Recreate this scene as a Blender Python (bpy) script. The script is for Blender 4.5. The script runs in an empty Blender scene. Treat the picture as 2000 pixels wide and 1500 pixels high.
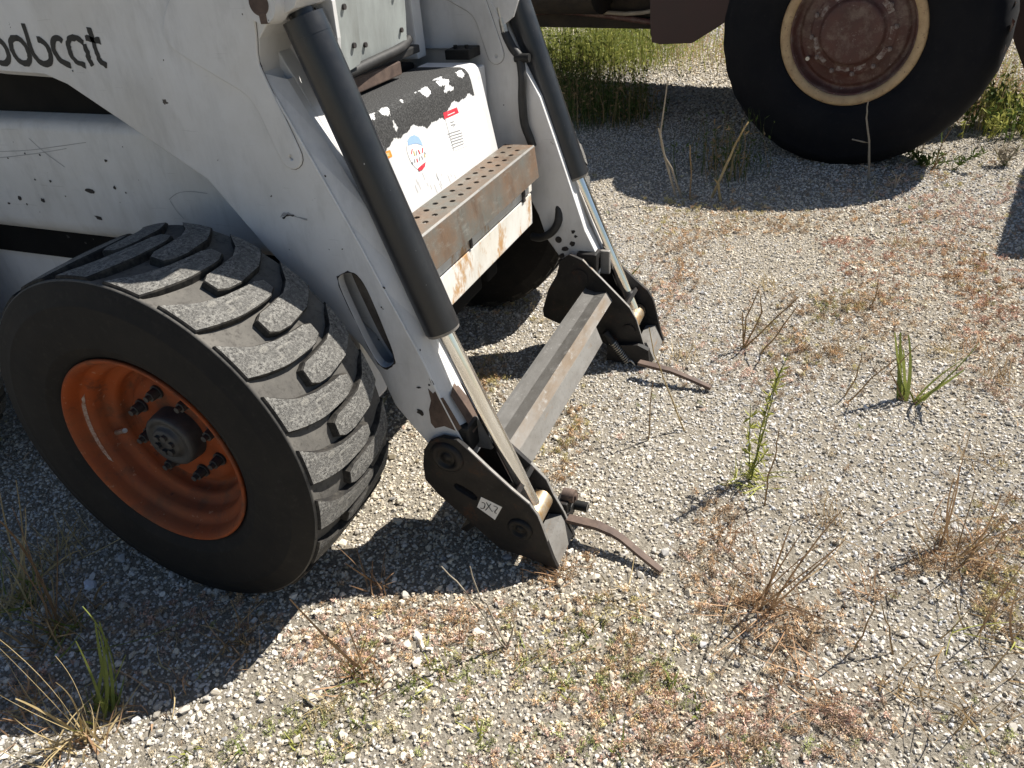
import bpy, bmesh, math, random
import numpy as np
from mathutils import Vector, Matrix

random.seed(7)
rng = np.random.default_rng(11)
R_ = math.radians
scn = bpy.context.scene
COL = scn.collection

# ------------------------------------------------------------------ camera
F_PX = 1468.7                       # focal length in pixels of the 2000 x 1500 photograph
CAM = np.array([1.19656, -0.79691, 1.29940])
FW = np.array([-0.35418353, 0.76110753, -0.54338692])
RT = np.array([0.92317549, 0.37734535, -0.07319493])
UP = np.array([-0.14933531, 0.52756593, 0.83628533])
cam = bpy.data.cameras.new('camera')
cam.sensor_width = 36.0
cam.lens = 36.0 * F_PX / 2000.0
cam.clip_start = 0.02
cam.clip_end = 2000
cob = bpy.data.objects.new('camera', cam)
COL.objects.link(cob)
M = Matrix.Identity(4)
for i in range(3):
    M[i][0], M[i][1], M[i][2], M[i][3] = RT[i], UP[i], -FW[i], CAM[i]
cob.matrix_world = M
scn.camera = cob

# ------------------------------------------------------------------ sky, sun, exposure
KX, KY = -0.545, -0.615             # shadow offset on the ground for one metre of height
SUN_EL = math.atan(1 / math.hypot(KX, KY))
SUN_AZ = math.atan2(-KX, -KY)
w = bpy.data.worlds.new('World')
scn.world = w
w.use_nodes = True
nt = w.node_tree
sky = nt.nodes.new('ShaderNodeTexSky')
sky.sky_type = 'NISHITA'
sky.sun_disc = False
sky.sun_elevation = SUN_EL
sky.sun_rotation = SUN_AZ
sky.air_density = 1.0
sky.dust_density = 0.6
bg = nt.nodes['Background']
bg.inputs['Strength'].default_value = 0.05
nt.links.new(sky.outputs[0], bg.inputs['Color'])
sd = bpy.data.lights.new('sun', 'SUN')
sd.energy = 5.0
sd.angle = R_(0.53)
sd.color = (1.0, 0.95, 0.87)
so = bpy.data.objects.new('sun', sd)
COL.objects.link(so)
so.rotation_euler = Vector((KX, KY, -1)).to_track_quat('-Z', 'Y').to_euler()
so.location = (3, 4, 8)
scn.view_settings.view_transform = 'Standard'
scn.view_settings.look = 'None'
scn.view_settings.gamma = 1.0
scn.view_settings.exposure = 0.90
scn.view_settings.use_curve_mapping = False
scn.cycles.max_bounces = 6
scn.cycles.diffuse_bounces = 2
scn.cycles.glossy_bounces = 3
scn.cycles.transmission_bounces = 2

# ------------------------------------------------------------------ pixel -> plane helpers
def ray(px, py):
    return FW + (px - 1000) / F_PX * RT - (py - 750) / F_PX * UP
def on_y(px, py, y):
    d = ray(px, py); return CAM + d * ((y - CAM[1]) / d[1])
def on_x(px, py, x):
    d = ray(px, py); return CAM + d * ((x - CAM[0]) / d[0])
def on_z(px, py, z=0.0):
    d = ray(px, py); return CAM + d * ((z - CAM[2]) / d[2])
def on_plane(px, py, o, n):
    d = ray(px, py); return CAM + d * (np.dot(np.array(o) - CAM, n) / np.dot(d, n))
def xz(pts, y):
    return [(on_y(a, b, y)[0], on_y(a, b, y)[2]) for a, b in pts]
def project(P):
    d = np.asarray(P, float) - CAM
    z = d @ FW
    z = np.where(np.abs(z) < 1e-6, 1e-6, z)
    return 1000 + F_PX * (d @ RT) / z, 750 - F_PX * (d @ UP) / z, z

# ------------------------------------------------------------------ materials
MATS = {}
class NB:
    def __init__(s, name):
        s.m = bpy.data.materials.new(name); s.m.use_nodes = True
        s.t = s.m.node_tree; s.b = s.t.nodes['Principled BSDF']
        s.tc = s.t.nodes.new('ShaderNodeTexCoord'); MATS[name] = s.m
    def n(s, typ, **kw):
        x = s.t.nodes.new(typ)
        for k, v in kw.items(): setattr(x, k, v)
        return x
    def l(s, a, b): s.t.links.new(a, b)
    def noise(s, scale, detail=4, rough=0.6, vec=None, stretch=None):
        x = s.n('ShaderNodeTexNoise'); x.inputs['Scale'].default_value = scale
        x.inputs['Detail'].default_value = detail; x.inputs['Roughness'].default_value = rough
        v = vec or s.tc.outputs['Object']
        if stretch:
            mp = s.n('ShaderNodeMapping'); mp.inputs['Scale'].default_value = stretch
            s.l(v, mp.inputs['Vector']); v = mp.outputs['Vector']
        s.l(v, x.inputs['Vector']); return x.outputs['Fac']
    def voro(s, scale, feature='F1'):
        x = s.n('ShaderNodeTexVoronoi'); x.feature = feature; x.inputs['Scale'].default_value = scale
        s.l(s.tc.outputs['Object'], x.inputs['Vector']); return x.outputs['Distance']
    def ramp(s, fac, p0, p1, c0=0.0, c1=1.0):
        x = s.n('ShaderNodeMapRange'); x.inputs[1].default_value = p0; x.inputs[2].default_value = p1
        x.inputs[3].default_value = c0; x.inputs[4].default_value = c1
        s.l(fac, x.inputs[0]); return x.outputs[0]
    def mul(s, a, b):
        x = s.n('ShaderNodeMath', operation='MULTIPLY')
        for i, v in enumerate((a, b)):
            if isinstance(v, (int, float)): x.inputs[i].default_value = v
            else: s.l(v, x.inputs[i])
        return x.outputs[0]
    def mix(s, fac, a, b):
        x = s.n('ShaderNodeMix', data_type='RGBA')
        if isinstance(fac, (int, float)): x.inputs[0].default_value = fac
        else: s.l(fac, x.inputs[0])
        for i, v in ((6, a), (7, b)):
            if isinstance(v, tuple): x.inputs[i].default_value = (*v[:3], 1)
            else: s.l(v, x.inputs[i])
        return x.outputs[2]
    def bump(s, h, strength=0.3, dist=0.002):
        x = s.n('ShaderNodeBump'); x.inputs['Strength'].default_value = strength
        x.inputs['Distance'].default_value = dist; s.l(h, x.inputs['Height'])
        s.l(x.outputs[0], s.b.inputs['Normal'])
    def out(s, col, rough=0.5, metal=0.0, spec=0.5):
        if isinstance(col, tuple): s.b.inputs['Base Color'].default_value = (*col[:3], 1)
        else: s.l(col, s.b.inputs['Base Color'])
        if isinstance(rough, (int, float)): s.b.inputs['Roughness'].default_value = rough
        else: s.l(rough, s.b.inputs['Roughness'])
        if isinstance(metal, (int, float)): s.b.inputs['Metallic'].default_value = metal
        else: s.l(metal, s.b.inputs['Metallic'])
        s.b.inputs['Specular IOR Level'].default_value = spec
        return s.m

def m_paint(name, base, dirt, chips=True, rough=0.38, rust=0.0):
    b = NB(name)
    c = b.mix(b.ramp(b.noise(3.5, 6, .65), .38, .70), base, dirt)
    c = b.mix(b.mul(b.ramp(b.noise(6, 7, .75, stretch=(1, 1, .22)), .50, .72), .55), c, tuple(v * .78 for v in dirt))
    c = b.mix(b.mul(b.ramp(b.noise(22, 5, .7, stretch=(1, 1, .35)), .52, .75), .35), c, tuple(v * .6 for v in dirt))
    if rust:
        c = b.mix(b.mul(b.ramp(b.noise(11, 6, .75, stretch=(1, 1, .45)), .54, .62), rust), c, (.42, .21, .045))
    if chips:
        sp = b.ramp(b.noise(46, 3, .55), .735, .755)
        c = b.mix(sp, c, (.035, .028, .026))
        # hair-line scratches
        sc = b.ramp(b.noise(30, 2, .5, stretch=(.35, 1, 6)), .70, .72)
        c = b.mix(b.mul(sc, .18), c, (.2, .19, .18))
    b.bump(b.noise(2.6, 2), .22, .02)
    return b.out(c, b.ramp(b.noise(8, 4), .3, .7, rough - .06, rough + .18))
m_paint('white_paint', (.66, .66, .66), (.56, .55, .53))
m_paint('white_paint_rusty', (.74, .73, .69), (.60, .56, .48), rust=.85)
m_paint('white_paint_plain', (.70, .70, .70), (.58, .57, .55), chips=False)

b = NB('orange_paint')
c = b.mix(b.ramp(b.noise(7, 6, .7), .38, .72), (.30, .058, .009), (.17, .034, .010))
c = b.mix(b.ramp(b.noise(16, 6, .75), .52, .68), c, (.085, .028, .014))
c = b.mix(b.mul(b.ramp(b.noise(5, 6, .7), .40, .66), .45), c, (.17, .085, .045))
c = b.mix(b.ramp(b.noise(38, 6, .8), .60, .68), c, (.085, .035, .022))
c = b.mix(b.mul(b.ramp(b.noise(60, 3), .66, .74), .5), c, (.45, .30, .2))
b.bump(b.noise(60, 5), .3, .002); b.out(c, b.ramp(b.noise(20), .3, .7, .62, .9), spec=.3)

b = NB('sidewall_rubber')
c = b.mix(b.ramp(b.noise(9, 6, .7), .35, .7), (.0095, .009, .009), (.018, .016, .014))
c = b.mix(b.mul(b.ramp(b.noise(70, 4, .7), .55, .8), .5), c, (.042, .038, .033))
b.bump(b.noise(120, 3), .15, .001); b.out(c, .72, spec=.22)

b = NB('groove_rubber')
c = b.mix(b.ramp(b.noise(8, 6, .7), .35, .68), (.078, .074, .068), (.14, .131, .117))
c = b.mix(b.ramp(b.noise(90, 4, .7), .52, .74), c, (.055, .051, .046))
b.bump(b.noise(60, 5), .35, .003); b.out(c, .93, spec=.2)

b = NB('worn_tread_rubber')
n1 = b.noise(170, 5, .8); n2 = b.noise(28, 6, .75); n3 = b.noise(70, 4, .7, stretch=(1, .35, 1))
c = b.mix(b.ramp(n1, .40, .60), (.060, .058, .055), (.34, .33, .305))
c = b.mix(b.mul(b.ramp(n2, .44, .60), .75), c, (.15, .145, .135))
c = b.mix(b.mul(b.ramp(n3, .55, .66), .8), c, (.34, .325, .29))
c = b.mix(b.mul(b.ramp(b.voro(190), .0, .26, 1, 0), .8), c, (.42, .40, .36))
b.bump(n1, 1.0, .006); b.out(c, .88, spec=.25)

b = NB('lug_side_rubber'); b.bump(b.noise(90, 4), .3, .002)
b.out(b.mix(b.ramp(b.noise(40, 5, .7), .42, .7), (.020, .019, .018), (.075, .068, .058)), .9, spec=.2)
b = NB('black_paint')          # worn semi-gloss cylinder paint
c = b.mix(b.ramp(b.noise(6, 6, .7), .4, .7), (.009, .010, .0125), (.017, .018, .020))
c = b.mix(b.mul(b.ramp(b.noise(40, 6, .75, stretch=(1, 1, .3)), .56, .76), .6), c, (.034, .033, .031))
c = b.mix(b.ramp(b.noise(130, 2), .76, .79), c, (.4, .4, .39))
b.bump(b.noise(90, 4), .08, .001); b.out(c, b.ramp(b.noise(12, 5), .3, .7, .30, .50), spec=.45)
b.b.inputs['Coat Weight'].default_value = .3; b.b.inputs['Coat Roughness'].default_value = .22

b = NB('dark_greasy_steel')
c = b.mix(b.ramp(b.noise(9, 6, .7), .4, .66), (.010, .010, .010), (.022, .019, .018))
c = b.mix(b.ramp(b.noise(18, 6, .75), .57, .70), c, (.050, .022, .012))
c = b.mix(b.mul(b.ramp(b.noise(120, 4), .62, .78), .4), c, (.10, .09, .08))
b.bump(b.noise(50, 5), .3, .002); b.out(c, b.ramp(b.noise(14), .3, .7, .45, .8), spec=.3)

b = NB('chrome_rod')
c = b.mix(b.ramp(b.noise(10, 5, .7, stretch=(1, 1, .15)), .48, .66), (.94, .94, .94), (.84, .79, .72))
b.out(c, b.ramp(b.noise(20, 4, .6, stretch=(1, 1, .2)), .35, .65, .06, .16), 1.0)

b = NB('bare_steel')           # cross bar: scraped grey-brown steel
c = b.mix(b.ramp(b.noise(7, 6, .7, stretch=(1, .3, 1)), .38, .68), (.27, .262, .247), (.18, .165, .145))
c = b.mix(b.ramp(b.noise(26, 6, .75, stretch=(1, .25, 1)), .60, .72), c, (.28, .18, .10))
c = b.mix(b.mul(b.ramp(b.noise(110, 4, .7), .55, .75), .6), c, (.10, .09, .08))
b.bump(b.noise(80, 5), .25, .0015); b.out(c, b.ramp(b.noise(25), .3, .7, .42, .7), .35)

for nm, ca, cb, cc in (('dark_bar_steel', (.105, .101, .094), (.068, .063, .056), (.17, .165, .155)), ('ridge_steel', (.25, .237, .218), (.20, .152, .107), (.37, .36, .34))):  # bar top is the darker tone, the strip the lighter
    b = NB(nm)
    c = b.mix(b.ramp(b.noise(9, 6, .75, stretch=(1, .3, 1)), .40, .64), ca, cb)
    c = b.mix(b.ramp(b.noise(55, 6, .8, stretch=(1, .5, 1)), .56, .68), c, cc)
    b.bump(b.noise(70, 6, .75), .45, .002); b.out(c, b.ramp(b.noise(25), .3, .7, .45, .75), .25)
b = NB('rusty_step_steel')
c = b.mix(b.ramp(b.noise(6, 6, .7), .40, .62), (.135, .132, .115), (.175, .115, .075))
c = b.mix(b.ramp(b.noise(20, 6, .75, stretch=(1, 1, .25)), .52, .70), c, (.115, .075, .05))
c = b.mix(b.mul(b.ramp(b.noise(45, 6, .8, stretch=(1, .35, 1)), .55, .72), .7), c, (.27, .265, .235))
b.bump(b.noise(90, 5), .25, .0015); b.out(c, b.ramp(b.noise(18), .3, .7, .45, .78), .25)

b = NB('grip_tape')
c = b.mix(b.ramp(b.noise(260, 3, .7), .45, .7), (.028, .028, .028), (.10, .10, .098))
b.bump(b.noise(320, 2), .6, .002); b.out(c, .95, spec=.3)

b = NB('hose_rubber'); b.bump(b.noise(120, 2), .15, .001)
b.out(b.mix(b.ramp(b.noise(30), .4, .7), (.014, .014, .014), (.03, .029, .028)), .6)
b = NB('zinc_fitting'); b.out(b.mix(b.ramp(b.noise(40, 5), .4, .7), (.52, .50, .46), (.30, .27, .22)), .38, .85)
b = NB('brass_worn'); b.out(b.mix(b.ramp(b.noise(50, 5), .4, .65), (.45, .39, .30), (.40, .24, .10)), .42, .7)
b = NB('decal_black')
b.out(b.mix(b.ramp(b.noise(60, 4), .4, .7), (.004, .004, .0045), (.012, .0115, .012)), .6)
for nm, cc in (('decal_white', (.78, .77, .74)), ('decal_red', (.55, .03, .05)), ('decal_blue', (.28, .42, .62)),
               ('decal_orange', (.80, .24, .02)), ('decal_grey', (.30, .30, .31)), ('decal_yellow', (.55, .42, .16))):
    b = NB(nm); b.out(b.mix(b.ramp(b.noise(120, 4), .5, .8), cc, tuple(v * .7 + .12 for v in cc)), .5)
b = NB('panel_shade'); b.out((.15, .145, .138), .7)  # grey of the shading line painted round the raised panel
b = NB('slot_brown'); b.bump(b.noise(30, 4), .3, .003); b.out(b.mix(b.ramp(b.noise(10, 6, .7), .4, .65), (.19, .165, .14), (.075, .06, .05)), .85)  # mottled brown, darker than the white pocket walls
b = NB('scraped_paint'); b.out(b.mix(b.ramp(b.noise(90, 5, .8), .40, .62), (.40, .33, .28), (.22, .09, .045)), .8)
b = NB('chip_primer'); b.out(b.mix(b.ramp(b.noise(80), .4, .7), (.018, .016, .016), (.045, .034, .03)), .7)
b = NB('rust_bare'); b.bump(b.noise(60, 5), .3, .002)
b.out(b.mix(b.ramp(b.noise(25, 6, .7), .35, .65), (.060, .038, .030), (.13, .088, .066)), .75)
b = NB('pedal_paint')
c = b.mix(b.ramp(b.noise(9, 6, .7, stretch=(1, 1, .3)), .4, .7), (.32, .345, .335), (.20, .21, .20))
b.bump(b.noise(40, 4), .15, .002); b.out(c, .55)
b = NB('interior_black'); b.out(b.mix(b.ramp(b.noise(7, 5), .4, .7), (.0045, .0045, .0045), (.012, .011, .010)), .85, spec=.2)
b = NB('hub_paint'); b.bump(b.noise(60, 4), .3, .002)
b.out(b.mix(b.ramp(b.noise(20, 6, .7), .4, .7), (.020, .021, .023), (.055, .052, .048)), .55)

# truck
b = NB('truck_rubber')
c = b.mix(b.ramp(b.noise(6, 6, .7), .4, .7), (.0050, .0056, .008), (.0095, .0098, .0115))
c = b.mix(b.mul(b.ramp(b.noise(45, 5, .7), .58, .8), .4), c, (.035, .034, .033))
b.bump(b.noise(25, 5), .2, .004); b.out(c, .8, spec=.2)
b = NB('truck_maroon')
c = b.mix(b.ramp(b.noise(5, 6, .7), .4, .7), (.095, .037, .028), (.062, .030, .024))
c = b.mix(b.mul(b.ramp(b.noise(12, 6, .75), .48, .66), .7), c, (.20, .15, .115))
c = b.mix(b.ramp(b.noise(34, 6, .8), .60, .70), c, (.30, .26, .22))
b.bump(b.noise(40, 4), .15, .002); b.out(c, .6)
b = NB('truck_maroon_panel')
b.bump(b.noise(20, 4), .1, .003)
b.out(b.mix(b.ramp(b.noise(4, 6, .7), .4, .7), (.038, .013, .011), (.030, .013, .011)), .55)
b = NB('truck_ring_tan')
c = b.mix(b.ramp(b.noise(14, 6, .7), .4, .7), (.50, .36, .20), (.36, .24, .13))
c = b.mix(b.ramp(b.noise(70, 4, .7), .6, .72), c, (.14, .08, .05))
b.out(c, .7)
b = NB('truck_grime')
c = b.mix(b.ramp(b.noise(5, 6, .7), .4, .65), (.014, .010, .007), (.035, .025, .014))
b.bump(b.noise(14, 5), .4, .01); b.out(c, .85)
b = NB('truck_worn_metal_fleck')  # worn metal, also the pale of the sun flecks on the tyre
b.out(b.mix(b.ramp(b.noise(30, 6, .75), .42, .6), (.11, .050, .038), (.30, .265, .235)), .7)

# ground and plants: colour of each instance comes from a point attribute
def m_inst(name, rough, bumpscale, dark=.72, trans=0.0):
    b = NB(name)
    at = b.n('ShaderNodeAttribute', attribute_type='INSTANCER', attribute_name='tint')
    nz = b.noise(bumpscale, 2, .7)
    mx = b.n('ShaderNodeMix', data_type='RGBA', blend_type='MULTIPLY'); mx.inputs[0].default_value = 1
    b.l(at.outputs['Color'], mx.inputs[6])
    g = b.mix(b.ramp(nz, .35, .7), (1, 1, 1), (dark, dark * .98, dark * .95)); b.l(g, mx.inputs[7])
    return b.out(mx.outputs[2], rough, spec=.3)
m_inst('gravel_stone', .9, 90)
m_inst('sprig_leaf', .8, 60, .85)
b = NB('gravel_bed')
n1 = b.noise(160, 5, .75, vec=b.tc.outputs['Object']); n2 = b.noise(3, 5, .6)
c = b.mix(b.ramp(n1, .38, .66), (.22, .192, .15), (.50, .455, .375))
c = b.mix(b.mul(b.ramp(n2, .4, .7), .35), c, (.29, .245, .185))
b.bump(n1, 1.0, .012); b.out(c, .95, spec=.2)
def m_plant(name, c0, c1):
    b = NB(name)
    b.out(b.mix(b.ramp(b.noise(14, 4, .7), .35, .65), c0, c1), .75, spec=.25)
    tr = b.n('ShaderNodeBsdfTranslucent'); tr.inputs['Color'].default_value = (*[v * 1.1 for v in c1], 1)
    ms = b.n('ShaderNodeMixShader'); ms.inputs[0].default_value = .25
    o = b.t.nodes['Material Output']
    b.l(b.b.outputs[0], ms.inputs[1]); b.l(tr.outputs[0], ms.inputs[2]); b.l(ms.outputs[0], o.inputs['Surface'])
m_plant('grass_green', (.12, .16, .035), (.24, .27, .07))
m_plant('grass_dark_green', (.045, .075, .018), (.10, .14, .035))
m_plant('grass_tan', (.36, .27, .13), (.52, .42, .24))
m_plant('grass_brown', (.25, .165, .085), (.40, .29, .155))
m_plant('grass_rust', (.36, .21, .115), (.50, .33, .20))
m_plant('stem_dark', (.15, .09, .05), (.26, .17, .095))
m_plant('stalk_grey', (.33, .28, .21), (.46, .41, .33))
m_plant('weed_yellow_green', (.24, .26, .05), (.42, .42, .12))

# ------------------------------------------------------------------ mesh helpers
def mesh_obj(name, verts, faces, mat, parent=None, smooth=False):
    me = bpy.data.meshes.new(name)
    me.from_pydata([tuple(map(float, v)) for v in verts], [], [tuple(f) for f in faces])
    me.materials.append(MATS[mat])
    if smooth: me.polygons.foreach_set('use_smooth', [True] * len(me.polygons))
    me.update()
    o = bpy.data.objects.new(name, me); COL.objects.link(o)
    if parent: o.parent = parent
    return o

class MB:
    """collects pieces of one part"""
    def __init__(s): s.v = []; s.f = []; s.sm = []
    def add(s, V, Fc, smooth=False, xf=None):
        o = len(s.v)
        for p in V:
            p = Vector(p)
            if xf is not None: p = xf @ p
            s.v.append(tuple(p))
        s.f += [tuple(i + o for i in f) for f in Fc]; s.sm += [smooth] * len(Fc)
        return s
    def box(s, lo, hi, bev=0.0, xf=None):
        bm = bmesh.new(); bmesh.ops.create_cube(bm, size=1)
        lo, hi = Vector(lo), Vector(hi); c = (lo + hi) / 2; d = hi - lo
        for v in bm.verts: v.co = Vector((v.co.x * d.x, v.co.y * d.y, v.co.z * d.z)) + c
        if bev: bmesh.ops.bevel(bm, geom=list(bm.edges), offset=bev, segments=2, affect='EDGES', profile=.6)
        bm.verts.ensure_lookup_table()
        V = [v.co.copy() for v in bm.verts]; Fc = [[v.index for v in f.verts] for f in bm.faces]; bm.free()
        return s.add(V, Fc, False, xf)
    def prism(s, poly, y0, y1, xf=None):
        """poly in (x,z), extruded from y0 to y1"""
        a = sum(poly[i][0] * poly[(i + 1) % len(poly)][1] - poly[(i + 1) % len(poly)][0] * poly[i][1] for i in range(len(poly)))
        if a < 0: poly = poly[::-1]
        n = len(poly)
        V = [(x, y0, z) for x, z in poly] + [(x, y1, z) for x, z in poly]
        Fc = [tuple(range(n)), tuple(range(2 * n - 1, n - 1, -1))]
        Fc += [(i, i + n, (i + 1) % n + n, (i + 1) % n) for i in range(n)]
        return s.add(V, Fc, False, xf)
    def cyl(s, p0, p1, r0, r1=None, seg=24, cap=True):
        r1 = r0 if r1 is None else r1
        p0, p1 = Vector(p0), Vector(p1); d = (p1 - p0).normalized()
        a = d.orthogonal().normalized(); bb = d.cross(a)
        V = []
        for p, r in ((p0, r0), (p1, r1)):
            for i in range(seg):
                t = 2 * math.pi * i / seg; V.append(p + (a * math.cos(t) + bb * math.sin(t)) * r)
        s.add(V, [(i, (i + 1) % seg, (i + 1) % seg + seg, i + seg) for i in range(seg)], True)
        if cap:
            s.add(V[:seg], [tuple(range(seg - 1, -1, -1))]); s.add(V[seg:], [tuple(range(seg))])
        return s
    def tube(s, pts, r, seg=10, sub=6):
        P = [Vector(p) for p in pts]
        if sub > 1 and len(P) > 2:
            Q = []
            for i in range(len(P) - 1):
                a, b_, c_, d_ = P[max(i - 1, 0)], P[i], P[i + 1], P[min(i + 2, len(P) - 1)]
                for k in range(sub):
                    t = k / sub
                    Q.append(.5 * ((2 * b_) + (c_ - a) * t + (2 * a - 5 * b_ + 4 * c_ - d_) * t * t + (3 * b_ - a - 3 * c_ + d_) * t ** 3))
            Q.append(P[-1]); P = Q
        rr = r if hasattr(r, '__len__') else [r] * len(P)
        rr = [rr[min(int(i * len(rr) / len(P)), len(rr) - 1)] for i in range(len(P))]
        nrm = (P[1] - P[0]).orthogonal().normalized(); V = []
        for i, p in enumerate(P):
            t = (P[min(i + 1, len(P) - 1)] - P[max(i - 1, 0)]).normalized()
            nrm = (nrm - t * nrm.dot(t)).normalized(); bi = t.cross(nrm)
            for k in range(seg):
                a = 2 * math.pi * k / seg; V.append(p + (nrm * math.cos(a) + bi * math.sin(a)) * rr[i])
        Fc = [(i * seg + k, i * seg + (k + 1) % seg, (i + 1) * seg + (k + 1) % seg, (i + 1) * seg + k)
              for i in range(len(P) - 1) for k in range(seg)]
        s.add(V, Fc, True)
        n = len(V); s.add(V[:seg], [tuple(range(seg - 1, -1, -1))]); s.add(V[n - seg:], [tuple(range(seg))])
        return s
    def lathe_y(s, prof, c=(0, 0, 0), seg=96, closed=False):
        """prof: list of (r, y) revolved about the y axis through c"""
        V = []; n = len(prof)
        for i in range(seg):
            a = 2 * math.pi * i / seg
            for r, y in prof: V.append((c[0] + r * math.cos(a), c[1] + y, c[2] + r * math.sin(a)))
        Fc = []
        for i in range(seg):
            j = (i + 1) % seg
            for k in range(n - 1 if not closed else n):
                k2 = (k + 1) % n
                Fc.append((i * n + k, i * n + k2, j * n + k2, j * n + k))
        return s.add(V, Fc, True)
    def plate(s, outline, holes, y0, y1, bev=.002, xf=None):
        """flat plate with holes in (x,z), between y0 and y1, bevelled"""
        cu = bpy.data.curves.new('tmp', 'CURVE'); cu.dimensions = '2D'; cu.fill_mode = 'BOTH'
        cu.extrude = max((y1 - y0) / 2 - bev, 1e-5); cu.bevel_depth = bev; cu.bevel_resolution = 1
        cu.offset = -bev
        for pl in [outline] + list(holes):
            sp = cu.splines.new('POLY'); sp.points.add(len(pl) - 1); sp.use_cyclic_u = True
            for p, (u, v) in zip(sp.points, pl): p.co = (u, v, 0, 1)
        o = bpy.data.objects.new('tmp', cu)
        me = bpy.data.meshes.new_from_object(o)
        yc = (y0 + y1) / 2
        V = [(v.co.x, yc - v.co.z, v.co.y) for v in me.vertices]
        Fc = [tuple(p.vertices) for p in me.polygons]
        bpy.data.objects.remove(o); bpy.data.curves.remove(cu); bpy.data.meshes.remove(me)
        return s.add(V, Fc, False, xf)
    def mirror(s, yc):
        m = MB(); m.v = [(x, 2 * yc - y, z) for x, y, z in s.v]; m.f = [f[::-1] for f in s.f]; m.sm = list(s.sm); return m
    def build(s, name, mat, parent=None, merge=False):
        me = bpy.data.meshes.new(name); me.from_pydata(s.v, [], s.f)
        me.polygons.foreach_set('use_smooth', s.sm); me.materials.append(MATS[mat])
        if merge:
            bm = bmesh.new(); bm.from_mesh(me); bmesh.ops.remove_doubles(bm, verts=bm.verts, dist=1e-5); bm.to_mesh(me); bm.free()
        me.update()
        o = bpy.data.objects.new(name, me); COL.objects.link(o)
        if parent: o.parent = parent
        return o

def chaikin(p, it=2, closed=True):
    for _ in range(it):
        q = []; n = len(p)
        rngk = range(n if closed else n - 1)
        if not closed: q.append(p[0])
        for i in rngk:
            a, b_ = p[i], p[(i + 1) % n]
            q.append(tuple(.75 * u + .25 * v for u, v in zip(a, b_))); q.append(tuple(.25 * u + .75 * v for u, v in zip(a, b_)))
        if not closed: q.append(p[-1])
        p = q
    return p
def circle(cx, cz, r, n=16, sx=1.0): return [(cx + r * sx * math.cos(2 * math.pi * i / n), cz + r * math.sin(2 * math.pi * i / n)) for i in range(n)]
def thing(name, label, cat, loc=(0, 0, 0), group=None):
    o = bpy.data.objects.new(name, None); COL.objects.link(o); o.location = loc; o.empty_display_size = .1
    return tag(o, label, cat, group)
def tag(o, label=None, cat=None, group=None, kind=None):
    if label: o['label'] = label
    if cat: o['category'] = cat
    if group: o['group'] = group
    if kind: o['kind'] = kind
    return o
def copy_tree(o, parent):
    c = o.copy(); COL.objects.link(c); c.parent = parent
    for ch in o.children: copy_tree(ch, c)
    return c

# ------------------------------------------------------------------ the ground
gs = 60
def gh(x, y):
    return -0.004 + 0.004 * np.sin(x * 2.1 + .6) * np.sin(y * 1.7 + 1.1)
gx = np.concatenate([[-900, -120, -30, -8], np.linspace(-3, 5, 41), [10, 40, 150, 900]])
gy = np.concatenate([[-900, -120, -30, -6], np.linspace(-2, 8, 51), [16, 50, 160, 900]])
V = [(x, y, float(gh(x, y)) if abs(x) < 6 and -3 < y < 9 else -0.004) for y in gy for x in gx]
nx = len(gx)
Fc = [(j * nx + i, j * nx + i + 1, (j + 1) * nx + i + 1, (j + 1) * nx + i) for j in range(len(gy) - 1) for i in range(nx - 1)]
g = mesh_obj('gravel_ground', V, Fc, 'gravel_bed', smooth=True); g['kind'] = 'structure'

def instancer(name, pts, rots, scales, idx, tints, templates):
    """one object whose points carry instances of small template meshes"""
    me = bpy.data.meshes.new(name); me.vertices.add(len(pts)); me.vertices.foreach_set('co', np.asarray(pts, 'f').ravel())
    for nm, ty, da in (('rot', 'FLOAT_VECTOR', rots), ('scl', 'FLOAT_VECTOR', scales)):
        a = me.attributes.new(nm, ty, 'POINT'); a.data.foreach_set('vector', np.asarray(da, 'f').ravel())
    a = me.attributes.new('idx', 'INT', 'POINT'); a.data.foreach_set('value', np.asarray(idx, 'i'))
    a = me.attributes.new('tint', 'FLOAT_COLOR', 'POINT')
    a.data.foreach_set('color', np.concatenate([tints, np.ones((len(tints), 1))], 1).astype('f').ravel())
    me.update()
    o = bpy.data.objects.new(name, me); COL.objects.link(o)
    tc = bpy.data.collections.new(name + '_pieces')
    for t in templates: tc.objects.link(t)
    ng = bpy.data.node_groups.new(name, 'GeometryNodeTree')
    ng.interface.new_socket('Geometry', in_out='INPUT', socket_type='NodeSocketGeometry')
    ng.interface.new_socket('Geometry', in_out='OUTPUT', socket_type='NodeSocketGeometry')
    N = ng.nodes; L = ng.links
    i_ = N.new('NodeGroupInput'); o_ = N.new('NodeGroupOutput'); ip = N.new('GeometryNodeInstanceOnPoints')
    ci = N.new('GeometryNodeCollectionInfo'); ci.inputs[0].default_value = tc
    ci.inputs['Separate Children'].default_value = True; ci.inputs['Reset Children'].default_value = True
    def attr(nm, ty):
        x = N.new('GeometryNodeInputNamedAttribute'); x.data_type = ty; x.inputs['Name'].default_value = nm; return x.outputs['Attribute']
    L.new(i_.outputs[0], ip.inputs['Points']); L.new(ci.outputs[0], ip.inputs['Instance'])
    ip.inputs['Pick Instance'].default_value = True
    L.new(attr('idx', 'INT'), ip.inputs['Instance Index']); L.new(attr('rot', 'FLOAT_VECTOR'), ip.inputs['Rotation'])
    L.new(attr('scl', 'FLOAT_VECTOR'), ip.inputs['Scale']); L.new(ip.outputs[0], o_.inputs[0])
    md = o.modifiers.new('scatter', 'NODES'); md.node_group = ng
    return o

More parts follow.
